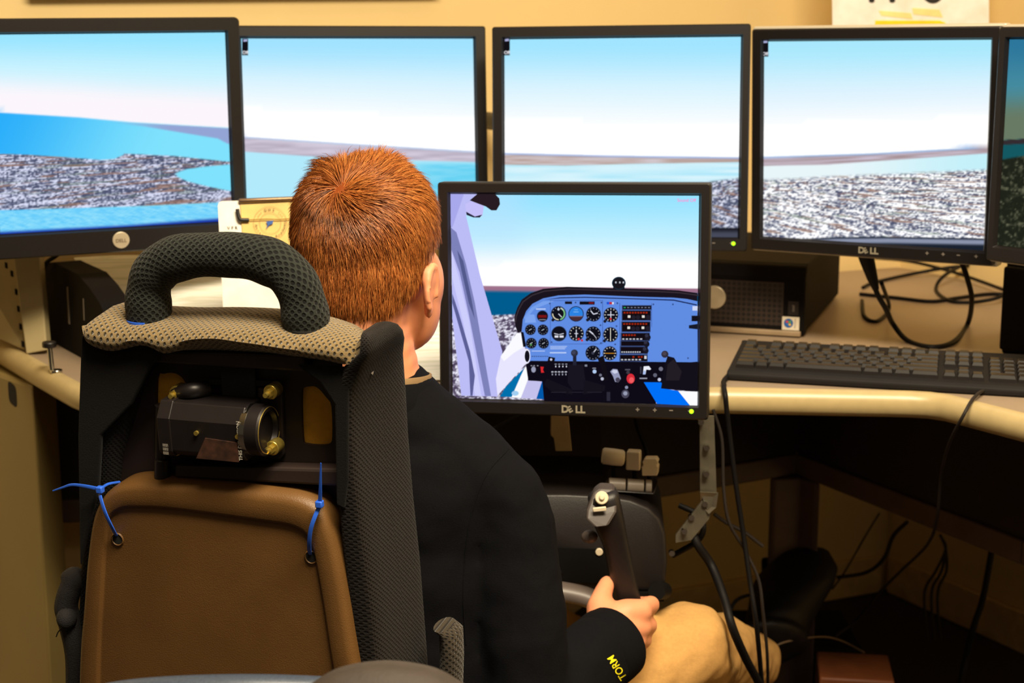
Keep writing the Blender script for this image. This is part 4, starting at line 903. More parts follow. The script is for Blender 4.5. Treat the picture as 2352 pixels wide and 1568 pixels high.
shoe(P(1768, 1520, 2.60), P(1846, 1258, 2.73), .165, Vector((.93, -.28, .22)).normalized(), 'shoe')
shoe(AL+Vector((-.01, .0, -.07)), AL+Vector((.05, .2, .02)), .11, Vector((.95, -.25, 0)).normalized(), 'shoe')
# --- hair: a cap close to the scalp and combed tapering strands, one object
hair = MB(); CRN = Vector((.002, -.085, .058)).normalized(); cen = HM@Vector((0, -.004, -.01))
def hairline(l):
    """>0 where hair grows, in head coordinates."""
    x, y, z = l
    back = -.094+.010*abs(x)/.05
    if y > .035: return z-(.045+.4*(y-.035))
    if y > -.030 and abs(x) > .045:
        t = (y+.030)/.065; return z-lerp(-.060, .010, min(1, max(0, t*1.25)))*1.0 - (0.0)
    if y > -.055 and abs(x) > .040: return z-lerp(back, -.060, (y+.055)/.025)
    return z-back
hv, hf, hcols = [], [], []
base = np.array([srgb(138, 74, 29)[:3], srgb(166, 94, 41)[:3], srgb(190, 120, 60)[:3], srgb(92, 45, 17)[:3]])
NST = 36000; made = 0; tries = 0
gold = math.pi*(3-math.sqrt(5))
for i in range(NST*3):
    if made >= NST: break
    z = 1-2*(i+.5)/(NST*1.6)
    if z < -1: break
    th = gold*i; q = math.sqrt(max(0, 1-z*z)); dl_ = Vector((q*math.cos(th), q*math.sin(th), z))
    dl_ = (dl_+Vector(rng.normal(0, .01, 3))).normalized()
    hit = bv.ray_cast(cen, (H3@dl_).normalized())
    if hit[0] is None: continue
    l = HI@hit[0]; g = hairline(l)
    if g < rng.uniform(-.005, .014) or l.z < -.11: continue
    nl = (l-Vector((0, -.008, min(l.z, .0)*.85))).normalized()
    u_ = l.normalized(); away = (u_-CRN*u_.dot(CRN)); dist = math.acos(max(-1, min(1, u_.dot(CRN))))
    away = away.normalized() if away.length > 1e-4 else Vector((0, 0, -1))
    swirl = CRN.cross(away)*max(0, .9-dist)*1.5
    top = max(0, min(1, (l.z-.035)/.05)); frontness = max(0, min(1, (l.y+.05)/.09))
    flow = away+swirl+Vector((0, 0, -1))*(.9*(1-top))+Vector((.55, .25, .15))*top*.7
    flow = flow-nl*flow.dot(nl); flow = flow.normalized() if flow.length > 1e-4 else away
    clump = vnoise(np.array(l.x*75), np.array(l.z*75+l.y*60), 3)-.5; c2 = vnoise(np.array(l.x*40+7), np.array(l.y*40+l.z*30), 5)-.5
    flow = (flow+nl.cross(flow)*(float(clump)*1.7*top+float(c2)*(.35+.9*top)+rng.normal(0, .12))).normalized()
    ln = lerp(.024, .042, top); low = max(0, min(1, (l.z+.10)/.05)); ln *= lerp(.38, 1, low); ln *= rng.uniform(.75, 1.15)
    lift = lerp(.40, .46+.80*float(c2)+.5*float(clump), top)+rng.normal(0, .08); lift *= lerp(.6, 1, low)
    if dist < .28: lift += .25
    r0 = .00042*rng.uniform(.8, 1.25); pts = []
    for k in range(4):
        t = k/3; p = l+nl*(-.001+ln*lift*(t-.42*t*t))+flow*ln*t*(.92)-nl*(ln*ln*t*t*4.0*(1-top*.4))
        pts.append(p)
    off = len(hv); t0 = (pts[1]-pts[0]).normalized(); nx = t0.cross(nl).normalized(); ny = nx.cross(t0)
    for k in range(4):
        r = r0*(1.0, .95, .75, .12)[k]
        for j in range(3):
            a = 2*math.pi*j/3; hv.append(tuple(HM@(pts[k]+nx*r*math.cos(a)+ny*r*math.sin(a))))
    for k in range(3):
        for j in range(3): hf.append((off+k*3+j, off+k*3+(j+1) % 3, off+k*3+3+(j+1) % 3, off+k*3+3+j))
    c = base[rng.integers(0, 3) if rng.random() > .12 else 3]*rng.uniform(.85, 1.15); hcols.append(np.repeat(c[None], 12, 0)); made += 1
# cap
cv, cf, idx = [], [], {}
nu, nv = 96, 64
for a in range(nv+1):
    for b_ in range(nu):
        th = math.pi*a/nv; ph = 2*math.pi*b_/nu; d_ = Vector((math.sin(th)*math.cos(ph), math.sin(th)*math.sin(ph), math.cos(th)))
        h_ = bv.ray_cast(cen, (H3@d_).normalized())
        if h_[0] is None: continue
        l = HI@h_[0]
        if hairline(l) < .020 or l.z < -.11: continue
        idx[(a, b_)] = len(cv); cv.append(h_[0]+h_[1]*.0008)
for (a, b_) in list(idx):
    ks = [(a, b_), (a+1, b_), (a+1, (b_+1) % nu), (a, (b_+1) % nu)]
    if all(k in idx for k in ks): cf.append(tuple(len(hv)+idx[k] for k in ks))
allv = hv+[tuple(p) for p in cv]; me = bpy.data.meshes.new('hair'); me.from_pydata(allv, [], hf+cf)
cols = np.concatenate(hcols+[np.repeat(np.array([srgb(120, 56, 18)[:3]]), len(cv), 0)]); ca = me.color_attributes.new('Col', 'FLOAT_COLOR', 'POINT')
ca.data.foreach_set('color', np.concatenate([cols, np.ones((len(cols), 1))], 1).ravel())
M_hair = attr_diffuse('red_hair', .38, .45)
ho = mobj('hair', me, M_hair, person, True, smooth=180); ho['kind'] = 'stuff'

# ================================================================== control yoke
M_yk = mat('charcoal_textured_plastic', (22, 18, 19), .45, var=.08, scale=200, bump=.15, bscale=900)
M_yk2 = mat('black_recess_plastic', (7, 6, 6), .7, spec=.15)
M_lev = mat('grey_beige_plastic', (214, 200, 174), .42, var=.04)
yoke = thing('flight_yoke', 'charcoal flight yoke box with grip and pale throttle levers under the cockpit screen', 'flight yoke', P(1380, 1350, 2.06))
YY = 2.06
fr = [(1060, 1180), (1075, 1142), (1110, 1134), (1300, 1134), (1400, 1139), (1450, 1148), (1490, 1165), (1515, 1190), (1528, 1225), (1532, 1290), (1528, 1340), (1510, 1356), (1100, 1352), (1060, 1330)]
fp = [P(a, b, YY) for a, b in fr]; cen_ = sum(fp, Vector())/len(fp); sl = Vector((.012, .20, 0))
rs = [[cen_.lerp(p, .955)+Vector((0, -.004, 0)) for p in fp], [cen_.lerp(p, .985)+Vector((0, -.0025, 0)) for p in fp], fp, [p+Vector((0, .01, 0)) for p in fp], [p+sl for p in fp]]
MB().rings(rs).build('housing', M_yk, yoke, True, smooth=45)
MB().prism([P(1110, 1250, YY-.005), P(1424, 1262, YY-.005), P(1424, 1338, YY-.005), P(1110, 1335, YY-.005)], (0, -.002, 0)).build('shaft_recess', M_yk2, yoke, True, smooth=0)
for px, py in ((1376, 1266), (1437, 1257)):
    c = P(px, py, YY-.005); MB().cyl(c, c-Vector((0, .004, 0)), .0052, 16).build('screw', M_lev, yoke, True, bevel=.0008)
# throttle quadrant
qb = [P(1385, 1128, 2.075), P(1505, 1136, 2.075), P(1512, 1104, 2.10), P(1502, 1096, 2.12), P(1404, 1092, 2.12), P(1390, 1104, 2.09)]
MB().prism(qb, (.004, .05, 0)).build('quadrant_base', M_yk, yoke, True, smooth=0, bevel=.003)
for x0, x1 in ((1398, 1436), (1440, 1478), (1482, 1496)):
    a, b = P(x0, 1112+(x0-1398)*.05, 2.085), P(x1, 1112+(x1-1398)*.05, 2.085); MB().cyl(a, b, .0095, 18).build('quadrant_roller', mat('grey_roller', (150, 140, 130), .4), yoke, True, bevel=.001)
def lever(base, top): return MB().cyl(P(*base), P(*top), .0032, 8).build('lever', M_yk2, yoke, True)
l1 = lever((1410, 1100, 2.09), (1408, 1050, 2.09)); a, b = P(1383, 1046, 2.085), P(1434, 1052, 2.085)
MB().tube([a, a.lerp(b, .08), a.lerp(b, .5), a.lerp(b, .92), b], [.0095, .0115, .0118, .0112, .009], 20).build('knob', M_lev, l1, True, smooth=50)
l2 = lever((1458, 1100, 2.09), (1456, 1070, 2.09)); RM2 = Matrix.Rotation(R(-12), 3, 'Z')
MB().box(P(1456, 1055, 2.085), (.020, .020, .026), RM2, taper=(.94, .9)).build('knob', M_lev, l2, True, bevel=.002)
l3 = lever((1492, 1105, 2.09), (1490, 1080, 2.09))
mb = MB(); c = P(1491, 1069, 2.085)
for i in range(10):
    pass
pz = [(-.0105, -.012), (.0105, -.012), (.0115, .0), (.0095, .0035), (.0115, .007), (.0085, .012), (-.0075, .012), (-.0105, .007), (-.009, .0035), (-.0112, .0)]
MB().prism([c+Vector((x, -.009, z)) for x, z in pz], RM2@Vector((0, .018, 0))).build('knob', M_lev, l3, True, smooth=0, bevel=.0012)
# control wheel: cross bar, right horn with hat switch, left horn
GA, GB = P(1384, 1140, 1.945), P(1446, 1392, 1.966)
bar = spline([P(1446, 1425, 1.97), P(1400, 1400, 1.985), P(1330, 1366, 1.995), P(1180, 1350, 2.0), P(1030, 1366, 2.0), P(950, 1400, 2.0)], 8)
MB().tube(bar, .0165, 16, flat=.8).build('cross_bar', mat('mid_grey_plastic', (96, 86, 82), .42), yoke, True)
MB().cyl(P(1180, 1350, 2.0), P(1180, 1318, 2.07), .013, 20).build('shaft', M_chr, yoke, True)
def horn(A, B, mirror=False):
    f = (B-A).normalized(); sx = Vector((1, .12, 0)); sx = (sx-f*sx.dot(f)).normalized(); sy = f.cross(sx); rs = []
    L_ = (B-A).length
    for t, w, d_, o_ in ((-.045, .012, .011, .002), (-.03, .0175, .016, .002), (.0, .0200, .020, .001), (.12, .0206, .021, .0), (.22, .0200, .0205, .0), (.32, .0182, .018, .001), (.42, .0166, .0165, .002), (.6, .0166, .0165, .001), (.85, .0174, .0172, -.001), (1.06, .0170, .017, 0)):
        c = A+f*L_*t+sx*o_
        rs.append([c+sx*w*math.copysign(abs(math.cos(a))**.6, math.cos(a))+sy*d_*math.copysign(abs(math.sin(a))**.6, math.sin(a)) for a in [2*math.pi*k/24 for k in range(24)]])
    g = MB().rings(rs).build('grip', M_yk, yoke, True, smooth=50); return g, f, sx, sy
gr, f_, sx_, sy_ = horn(GA, GB)
sgn = 1 if (sy_.y < 0) else -1
# sloped head face towards the pilot with hat switch and rocker
hc = P(1382, 1143, 1.925); nf = Vector((0, -.93, .36)).normalized()
MB().prism([P(1347, 1172, 1.924), P(1362, 1132, 1.936), P(1376, 1121, 1.940), P(1406, 1123, 1.940), P(1418, 1134, 1.936), P(1416, 1178, 1.922), P(1398, 1208, 1.914), P(1366, 1212, 1.913), P(1345, 1192, 1.918)], (.002, .022, .002)).build('grip_head', mat('lit_charcoal_plastic', (62, 54, 51), .5), gr, True, smooth=0, bevel=.003)  # head faces up: the light falling on it is put into this paler colour
MB().cyl(hc+nf*-.006, hc+nf*.003, .0085, 24).build('hat_switch', M_lev, gr, True, bevel=.001)
MB().cyl(hc+nf*.002, hc+nf*.0068, .0042, 16, .0030).build('hat_tip', M_lev, gr, True, bevel=.0006)
c = P(1377, 1169, 1.917); MB().box(c, (.017, .004, .0055), Matrix.Rotation(R(-6), 3, 'Y')).build('rocker', M_lev, gr, True, bevel=.001)
MB().sphere(P(1354, 1232, 1.955), (.011, .008, .009)).build('trigger', mat('mid_grey_plastic', (96, 86, 82), .42), gr, True)
horn(P(955, 1190, 1.985), P(952, 1395, 2.0))
MB().cyl(P(1508, 1358, 2.03), P(1524, 1356, 2.06), .012, 18).build('mount_knob', M_yk2, yoke, True)
# tray carried by brackets from the desk
MB().box(((P(1080, 1360, 2.1).x+P(1530, 1360, 2.1).x)/2, 2.17, P(1300, 1356, YY).z-.006), (.26, .24, .012)).build('mount_tray', M_yk2, yoke, True, smooth=0)
# ================================================================== brackets holding the cockpit screen and the yoke
M_gal = mat('galvanised_strip', (128, 122, 106), .35, .7, var=.15, scale=60)
br = thing('perforated_bracket', 'bent perforated metal strip hanging beside the cockpit screen', 'bracket', P(1630, 1130, 2.10))
MB().prism([P(1607, 955, 2.10), P(1640, 955, 2.10), P(1646, 1134, 2.10), P(1608, 1134, 2.10)], (0, .003, 0)).build('upright_strip', M_gal, br, True, smooth=0)
MB().prism([P(1608, 1130, 2.09), P(1650, 1132, 2.09), P(1645, 1165, 2.09), P(1628, 1180, 2.09), P(1610, 1160, 2.10)], (0, .003, 0)).build('bend', M_gal, br, True, smooth=0)
MB().prism([P(1612, 1150, 2.095), P(1646, 1140, 2.095), P(1628, 1192, 2.095), P(1588, 1240, 2.095), P(1552, 1246, 2.095), P(1552, 1228, 2.095)], (0, .003, 0)).build('lower_strip', M_gal, br, True, smooth=0)
for px, py in ((1610, 969), (1623, 1028), (1622, 1088), (1619, 1157), (1588, 1188), (1572, 1220), (1543, 1270)):
    c = P(px, py, 2.093 if py < 1200 else 2.088); MB().cyl(c+Vector((0, .006, 0)), c-Vector((0, .002, 0)), .0042, 12).build('bolt', M_chr, br, True)
wb = thing('tan_block', 'small tan wooden block hanging under the cockpit screen', 'bracket', P(1290, 1000, 2.14))
MB().prism([P(1266, 940, 2.14), P(1304, 940, 2.14), P(1314, 1036, 2.14), P(1276, 1036, 2.14), P(1272, 1006, 2.14), P(1265, 1000, 2.14)], (0, .02, 0)).build('block', mat('tan_wood', (176, 150, 108), .7), wb, True, smooth=0, bevel=.001)

# ================================================================== keyboard
M_key = mat('black_key_plastic', (25, 21, 20), .35, var=.06, scale=300)
kA, kB = PZ(1668, 874, DZ), PZ(2352, 914, DZ); kd = (kB-kA); kd.z = 0; kyaw = math.atan2(kd.y, kd.x)
kb = thing('computer_keyboard', 'black full-size computer keyboard lying on the right of the desk', 'keyboard', kA, (0, 0, kyaw))
U = .019; KW, KD = .452, .168
kz = lambda y: .010+.016*(y/KD)   # deck height rises to the back
prof = [(0, .001), (0, .010), (.006, .0145), (.022, .0155), (.156, .0275), (KD-.006, .030), (KD, .026), (KD, .001)]
MB().rings([[Vector((x, y, z)) for y, z in prof] for x in (0, KW)]).build('keyboard_case', mat('matte_black_case', (20, 17, 17), .7, spec=.25), kb, smooth=0, bevel=.0025)
tl = math.atan2(.012, .134)
_km = {}
def key(x, y, w=1.0, h=1.0):
    kk = (round(w, 2), round(h, 2))
    if kk not in _km:
        mb = MB(); W, D_ = U*w-.0018, U*h-.0018; rs = []
        for z, ins, oy in ((0, 0, 0), (.0045, .0009, .0003), (.0088, .0024, .0008), (.0092, .0031, .0008)):
            a, b = W/2-ins, D_/2-ins; rs.append([Vector((-a, -b+oy, z)), Vector((a, -b+oy, z)), Vector((a, b+oy*.2, z)), Vector((-a, b+oy*.2, z))])
        mb.rings(rs); o = mb.build('key', M_key, kb, smooth=0); _km[kk] = o.data
    else:
        o = bpy.data.objects.new('key', _km[kk]); COL.objects.link(o); o.parent = kb
    yy = .022+U*y; o.location = (.009+U*(x+w/2), yy+U*h/2, .0155+(yy+U*h/2-.022)*.0895); o.rotation_euler = (tl, 0, 0)
x = 0
for w in (1.5, 1, 1.25, 5.75, 1.25, 1, 1.25, 2): key(x, 0, w); x += w
for row, ws in enumerate(([2.25]+[1]*10+[2.75], [1.75]+[1]*11+[2.25], [1.5]+[1]*12+[1.5], [1]*13+[2])):
    x = 0
    for w in ws: key(x, row+1, w); x += w
for i in range(13): key([0, 2, 3, 4, 5, 6.5, 7.5, 8.5, 9.5, 11, 12, 13, 14][i], 5.5)
for r_ in (3, 4, 5.5):
    for i in range(3): key(15.25+i, r_)
for i in range(3): key(15.25+i, 0)
key(16.25, 1)
key(18.5, 0, 2); key(20.5, 0); key(21.5, 0, 1, 2); key(21.5, 2, 1, 2)
for r_ in (1, 2, 3):
    for i in range(3): key(18.5+i, r_)
for i in range(4): key(18.5+i, 4)
# ================================================================== computers
def pc_box(name, label, FL, yaw, w, d, h, right_px=None):
    o = thing(name, label, 'computer', FL, (0, 0, yaw)); return o
M_pc = mat('black_computer_case', (16, 13, 13), .75, var=.08, scale=60, spec=.1)
M_gr = bpy.data.materials.new('perforated_front'); M_gr.use_nodes = True
nt = M_gr.node_tree; b = nt.nodes['Principled BSDF']; tc = nt.nodes.new('ShaderNodeTexCoord'); mp = nt.nodes.new('ShaderNodeMapping'); mp.inputs['Scale'].default_value = (118, 1, 118)
nt.links.new(tc.outputs['Object'], mp.inputs[0]); vo = nt.nodes.new('ShaderNodeTexVoronoi'); vo.inputs['Randomness'].default_value = 0; vo.inputs['Scale'].default_value = 1; nt.links.new(mp.outputs[0], vo.inputs['Vector'])
rp = nt.nodes.new('ShaderNodeValToRGB'); rp.color_ramp.elements[0].position = .30; rp.color_ramp.elements[0].color = srgb(14, 11, 11); rp.color_ramp.elements[1].position = .40; rp.color_ramp.elements[1].color = srgb(48, 36, 31)
nt.links.new(vo.outputs['Distance'], rp.inputs[0]); nt.links.new(rp.outputs[0], b.inputs['Base Color']); b.inputs['Roughness'].default_value = .45
bp = nt.nodes.new('ShaderNodeBump'); bp.inputs['Strength'].default_value = .7; bp.inputs['Distance'].default_value = .002; nt.links.new(rp.outputs[0], bp.inputs['Height']); nt.links.new(bp.outputs[0], b.inputs['Normal'])
pr_ = PZ(1846, 776, DZ); pl_ = PZ(1300, 770, DZ); pl_ = pr_-Vector((math.cos(R(-19)), math.sin(R(-19)), 0))*.397; yaw = math.atan2(pr_.y-pl_.y, pr_.x-pl_.x)
pc = thing('desktop_computer', 'flat black desktop computer with perforated front below the middle monitor', 'computer', pl_, (0, 0, yaw))
pw, ph = .397, .112; back = PZ(1975, 682, DZ); pdp = .41
MB().box((pw/2, pdp/2+.02, ph/2+.006), (pw, pdp, ph)).build('case', M_pc, pc, smooth=0, bevel=.003)
fr_ = [(0, 0), (0, ph+.006), (pw, ph+.006), (pw, 0)]
MB().rings([[Vector((0, y, z)) for y, z in ((.03, .002), (.004, .002), (.0, .012), (.0, ph-.014), (.012, ph+.004), (.03, ph+.008))], [Vector((pw, y, z)) for y, z in ((.03, .002), (.004, .002), (.0, .012), (.0, ph-.014), (.012, ph+.004), (.03, ph+.008))]]).build('front_bezel', M_pc, pc, smooth=0, bevel=.003)
MB().prism([(.02, -.0006, .018), (pw-.035, -.0006, .018), (pw-.035, -.0006, ph-.022), (.02, -.0006, ph-.022)], (0, .003, 0)).build('grille', M_gr, pc, smooth=0)
MB().box((pw/2, .0, .0065), (pw-.01, .012, .009)).build('base_trim', mat('tan_trim', (150, 128, 100), .45), pc, smooth=0, bevel=.002)
bx_ = pw-.150; MB().cyl((bx_, .001, .060), (bx_, -.004, .060), .0195, 36).build('badge', mat('pale_silver_badge', (214, 200, 172), .35, .4), pc, bevel=.0012)
st = MB().prism([(pw-.036, -.0012, .012), (pw-.008, -.0012, .012), (pw-.008, -.0012, .034), (pw-.036, -.0012, .034)], (0, .001, 0)).build('licence_sticker', mat('white_sticker', (226, 216, 196), .5), pc, smooth=0)
scn = Vector((pw-.0255, -.0016, .0235)); MB().cyl(scn+Vector((0, .0005, 0)), scn, .0076, 28).build('sticker_disc', mat('sticker_blue', (30, 90, 170), .5), st)
for k, cl_ in enumerate(((214, 70, 40), (90, 170, 60), (40, 110, 200), (236, 190, 40))):
    sx, sz = (-1 if k % 2 == 0 else 1), (1 if k < 2 else -1); q = scn+Vector((0, -.0004, 0))
    MB().prism([q+Vector((sx*.0004, 0, sz*.0004)), q+Vector((sx*.0042, 0, sz*.0008)), q+Vector((sx*.0040, 0, sz*.0042)), q+Vector((sx*.0004, 0, sz*.0036))], (0, .0003, 0)).build('sticker_pane', mat('sticker_%d' % k, cl_, .5), st, smooth=0)
mb = MB(); lettering(mb, 'Windows', Vector((pw-.0135, -.0014, .0235)), (0, 0, 1), (-1, 0, 0), .0042); mb.build('sticker_lettering', M_lab, st, smooth=0, fix=False)
s2 = MB().prism([(pw-.027, -.0012, .037), (pw-.010, -.0012, .037), (pw-.010, -.0012, .060), (pw-.027, -.0012, .060)], (0, .001, 0)).build('processor_sticker', mat('dark_sticker', (30, 24, 24), .4), pc, smooth=0)
mb = MB(); lettering(mb, 'intel', Vector((pw-.0165, -.0016, .0485)), (0, 0, 1), (-1, 0, 0), .0062, .02); mb.build('sticker_lettering', M_lab, s2, smooth=0, fix=False)
# second computer, cut by the right edge of the picture
c0 = PZ(2288, 815, DZ); pc2 = thing('desktop_computer', 'black computer cut by the right edge of the picture behind the keyboard', 'computer', c0, (0, 0, R(-52)))
MB().box((.17, .20, .075), (.34, .38, .15)).build('case', M_pc, pc2, smooth=0, bevel=.006)
MB().box((.17, .004, .075), (.33, .014, .13)).build('front_bezel', M_pc, pc2, smooth=0, bevel=.004)
MB().box((.17, -.003, .100), (.15, .004, .03)).build('drive_bay', M_yk2, pc2, smooth=0, bevel=.001)
# black case standing at the left, curved front edge
tA, tB = PZ(108, 779, DZ), PZ(177, 817, DZ); td = (tB-tA); td.z = 0; td.normalize(); tn = Vector((-td.y, td.x, 0)); tn = tn if tn.y > 0 else -tn
tw = thing('upright_computer', 'black computer case standing behind the clamp post at the left end of the desk', 'computer', tA)
def TP(px, py): return PP(px, py, tA, tn)
side_ = [TP(92, 606), TP(122, 602), TP(178, 629), TP(205, 660), TP(228, 695), TP(246, 735), TP(258, 790), TP(262, 858)]
side_[-1].z = DZ+.001; l0 = TP(108, 779); l0.z = DZ+.001; l1_ = TP(92, 700); side_ += [l0]
MB().prism(side_, tn*.045).build('case', M_pc, tw, True, smooth=0, bevel=.0015)
for (x0, y0, x1, y1, wd) in ((154, 658, 158, 743, 9), (191, 685, 193, 735, 4)):
    a, b = TP(x0, y0)-tn*.0008, TP(x1, y1)-tn*.0008; e = td*(wd*.0007)
    MB().prism([a, a+e, b+e, b], tn*.001).build('case_label', mat('grey_label', (118, 108, 96), .5), tw, True, smooth=0)
# ================================================================== papers
M_pap = bpy.data.materials.new('printed_chart_paper'); M_pap.use_nodes = True
nt = M_pap.node_tree; b = nt.nodes['Principled BSDF']; b.inputs['Roughness'].default_value = .8
tc = nt.nodes.new('ShaderNodeTexCoord'); mp = nt.nodes.new('ShaderNodeMapping'); mp.inputs['Scale'].default_value = (6, 120, 120); mp.inputs['Rotation'].default_value = (0, 0, .2); nt.links.new(tc.outputs['Object'], mp.inputs[0])
nz = nt.nodes.new('ShaderNodeTexNoise'); nz.inputs['Scale'].default_value = 1.6; nz.inputs['Detail'].default_value = 2; nt.links.new(mp.outputs[0], nz.inputs['Vector'])
rp = nt.nodes.new('ShaderNodeValToRGB'); rp.color_ramp.elements[0].position = .40; rp.color_ramp.elements[0].color = srgb(222, 224, 210); rp.color_ramp.elements[1].position = .50; rp.color_ramp.elements[1].color = srgb(246, 244, 238)
nt.links.new(nz.outputs['Fac'], rp.inputs[0]); nt.links.new(rp.outputs[0], b.inputs['Base Color'])
prof = [(2.192, .7375), (2.24, .738), (2.29, .746), (2.34, .766), (2.39, .793), (2.44, .822), (2.49, .850), (2.53, .868)]
rows = []
for j, (yy, zz) in enumerate(resample([Vector((a, b_, 0)) for a, b_ in prof], 30, False) and [(p.x, p.y) for p in resample([Vector((a, b_, 0)) for a, b_ in prof], 30, False)]):
    py = float(proj(np.array([-.5, yy, zz]))[1]); lx = np.interp(py, [560, 588, 640, 720, 760, 830, 900], [150, 168, 198, 243, 275, 330, 372]); dep = yy*math.cos(PITCH)+(CAMZ-zz)*math.sin(PITCH)
    x0, x1 = (lx-1176)/F*dep, (1070-1176)/F*dep
    rows.append([Vector((lerp(x0, x1, i/40), yy+.004*math.sin(i*.4)*(j/30), zz+.0025*math.sin(i*.33+j*.2)*min(1, j/8))) for i in range(41)])
ch_ = MB().rings(rows, close=False, caps=(False, False)).build('aeronautical_chart', M_pap, None, smooth=60)
tag(ch_, 'large white printed chart sheet spread over the desk behind the seat hoop', 'chart'); so = ch_.modifiers.new('s', 'SOLIDIFY'); so.thickness = .0006
# kneeboard leaning back
kO = P(508, 535, 2.235); kRm = Matrix.Rotation(R(14), 3, 'Z')@Matrix.Rotation(R(-14), 3, 'X'); kN = kRm@Vector((0, 1, 0)); kX = kRm@Vector((1, 0, 0)); kZ = kRm@Vector((0, 0, 1))
knb = thing('kneeboard', 'white pilot kneeboard with yellow crest plate standing beside the red-haired head', 'clipboard', kO)
def K(px, py, lift=0): return PP(px, py, kO-kN*lift, kN)
tl_, bl_ = K(500, 470), K(545, 800); wid = .165
tl_ = K(500, 462); zb_ = (DZ+.006-tl_.z)/kZ.z
cor = [tl_+kX*0, tl_+kX*wid, tl_+kX*wid+kZ*zb_, tl_+kZ*zb_]
rr_ = .006
pl = [cor[0]-kZ*rr_, cor[0]+kX*rr_*.3-kZ*rr_*.3, cor[0]+kX*rr_, cor[1]-kX*rr_, cor[1]-kX*rr_*.3-kZ*rr_*.3, cor[1]-kZ*rr_, cor[2], cor[3]]
MB().prism(pl, kN*.003).build('board', mat('white_board', (244, 240, 232), .5), knb, True, smooth=0)
MB().prism([K(551, 470, .0025), K(700, 462, .0025), K(712, 575, .0025), K(560, 585, .0025)], kN*.002).build('crest_plate', mat('pale_yellow_plate', (226, 192, 112), .4), knb, True, smooth=0, bevel=.0015)
mb = MB(); mb.tube([K(548, 461, .004), K(552, 461, .004), K(705, 455, .004), K(710, 455, .004)], [.0022, .0034, .0034, .0022], 12); mb.build('clip_bar', mat('bronze_metal', (136, 110, 84), .35, .7), knb, True)
MB().tube(spline([K(545, 480, .006), K(547, 492, .006), K(550, 502, .006), K(556, 505, .006), K(572, 505, .006)], 4), .0028, 10).build('clip_grip', M_blk, knb, True)
MB().tube([K(570, 505, .006), K(612, 503, .006), K(640, 504, .006), K(712, 499, .006)], .0007, 6).build('clip_wire', M_brass, knb, True)
M_ink = mat('crest_ink', (70, 50, 36), .7)
cK = K(621, 512, .0052); ex_, ez_ = kX, kZ
def arc_text(s, rad, a0, step, size, inside=False):
    mb = MB()
    for i, ch1 in enumerate(s):
        a = R(a0+step*i)
        if ch1 == ' ': continue
        rv = ex_*math.cos(a)+ez_*math.sin(a); tv = ex_*(-math.sin(a))+ez_*math.cos(a)
        if not inside: lettering(mb, ch1, cK+rv*rad, -tv, rv, size, .01)
        else: lettering(mb, ch1, cK+rv*rad, tv, -rv, size, .01)
    return mb
arc_text('DHS', .0178, 108, -17, .0052).build('crest_lettering', M_ink, knb, True, smooth=0, fix=False)
arc_text('Aviation Academy', .0222, 188, 11.6, .0052, True).build('crest_lettering', M_ink, knb, True, smooth=0, fix=False)
for rad_ in (.0150, .0238):
    rs = []
    for k in range(48):
        a = 2*math.pi*k/48; rv = ex_*math.cos(a)+ez_*math.sin(a); rs.append([cK+rv*rad_, cK+rv*(rad_+.0004)])
    MB().rings(rs, close=False, loop=True).build('crest_ring', mat('crest_ring_ink', (170, 128, 80), .7), knb, True, smooth=0, fix=False)
for a in (150, 140, 130, 38, 48, 28):
    q = cK+(ex_*math.cos(R(a))+ez_*math.sin(R(a)))*.0196; MB().prism([q+(ex_*math.cos(R(t))+ez_*math.sin(R(t)))*(.0010 if k % 2 else .0004) for k, t in enumerate(range(18, 378, 36))], -kN*.0002).build('crest_star', M_ink, knb, True, smooth=0)
q = cK-kN*.0006; MB().prism([q+ex_*a+ez_*b_ for a, b_ in ((-.006, .002), (-.001, .0028), (.0045, .0038), (.0032, -.0012), (.0005, -.0022), (-.0018, -.0030), (-.0070, -.0088), (-.0042, -.0028))], kN*.0004).build('crest_emblem', mat('crest_blue', (20, 84, 168), .5), knb, True, smooth=0)
mb = MB(); lettering(mb, 'V F R', K(534, 527, .0008), kX, kZ, .0066, .01); mb.build('board_lettering', mat('black_ink', (30, 26, 24), .7), knb, True, smooth=0, fix=False)
# sheet standing across the room corner
cw = thing('corner_notice', 'white notice sheet with black characters above the right monitors', 'sign', P(2090, 60, 2.95))
nY = 3.02
def NQ(px, py, dy=0): return P(px, py, nY+dy)
MB().prism([NQ(1908, -260), NQ(2270, -260), NQ(2272, 120), NQ(1913, 120)], (0, .002, 0)).build('sheet', mat('white_paper', (252, 250, 242), .7), cw, True, smooth=0)
for nm, x0 in (('printed_character', 1996), ('printed_character', 2043)):
    MB().prism([NQ(x0, -120, -.001), NQ(x0+13, -120, -.001), NQ(x0+13, 3, -.001), NQ(x0+10, 6, -.001), NQ(x0+3, 6, -.001), NQ(x0, 3, -.001)], (0, .0008, 0)).build(nm, mat('black_ink', (30, 26, 24), .7), cw, True, smooth=0)
rs = []
for k in range(48):
    a = 2*math.pi*k/48; rs.append([NQ(2143+34*math.cos(a), -45+53*math.sin(a), -.001), NQ(2143+20*math.cos(a), -45+36*math.sin(a), -.001)])
MB().rings(rs, close=False, loop=True).build('printed_character', mat('black_ink', (30, 26, 24), .7), cw, True, smooth=0, fix=False)
for pts_ in ([(2018, 24), (2093, 30), (2096, 44), (2024, 36)], [(2095, 18), (2158, 22), (2166, 40), (2098, 33)]):
    MB().prism([NQ(a, b_, -.0008) for a, b_ in pts_], (0, .0006, 0)).build('printed_block', mat('pale_yellow_print', (246, 234, 160), .7), cw, True, smooth=0)
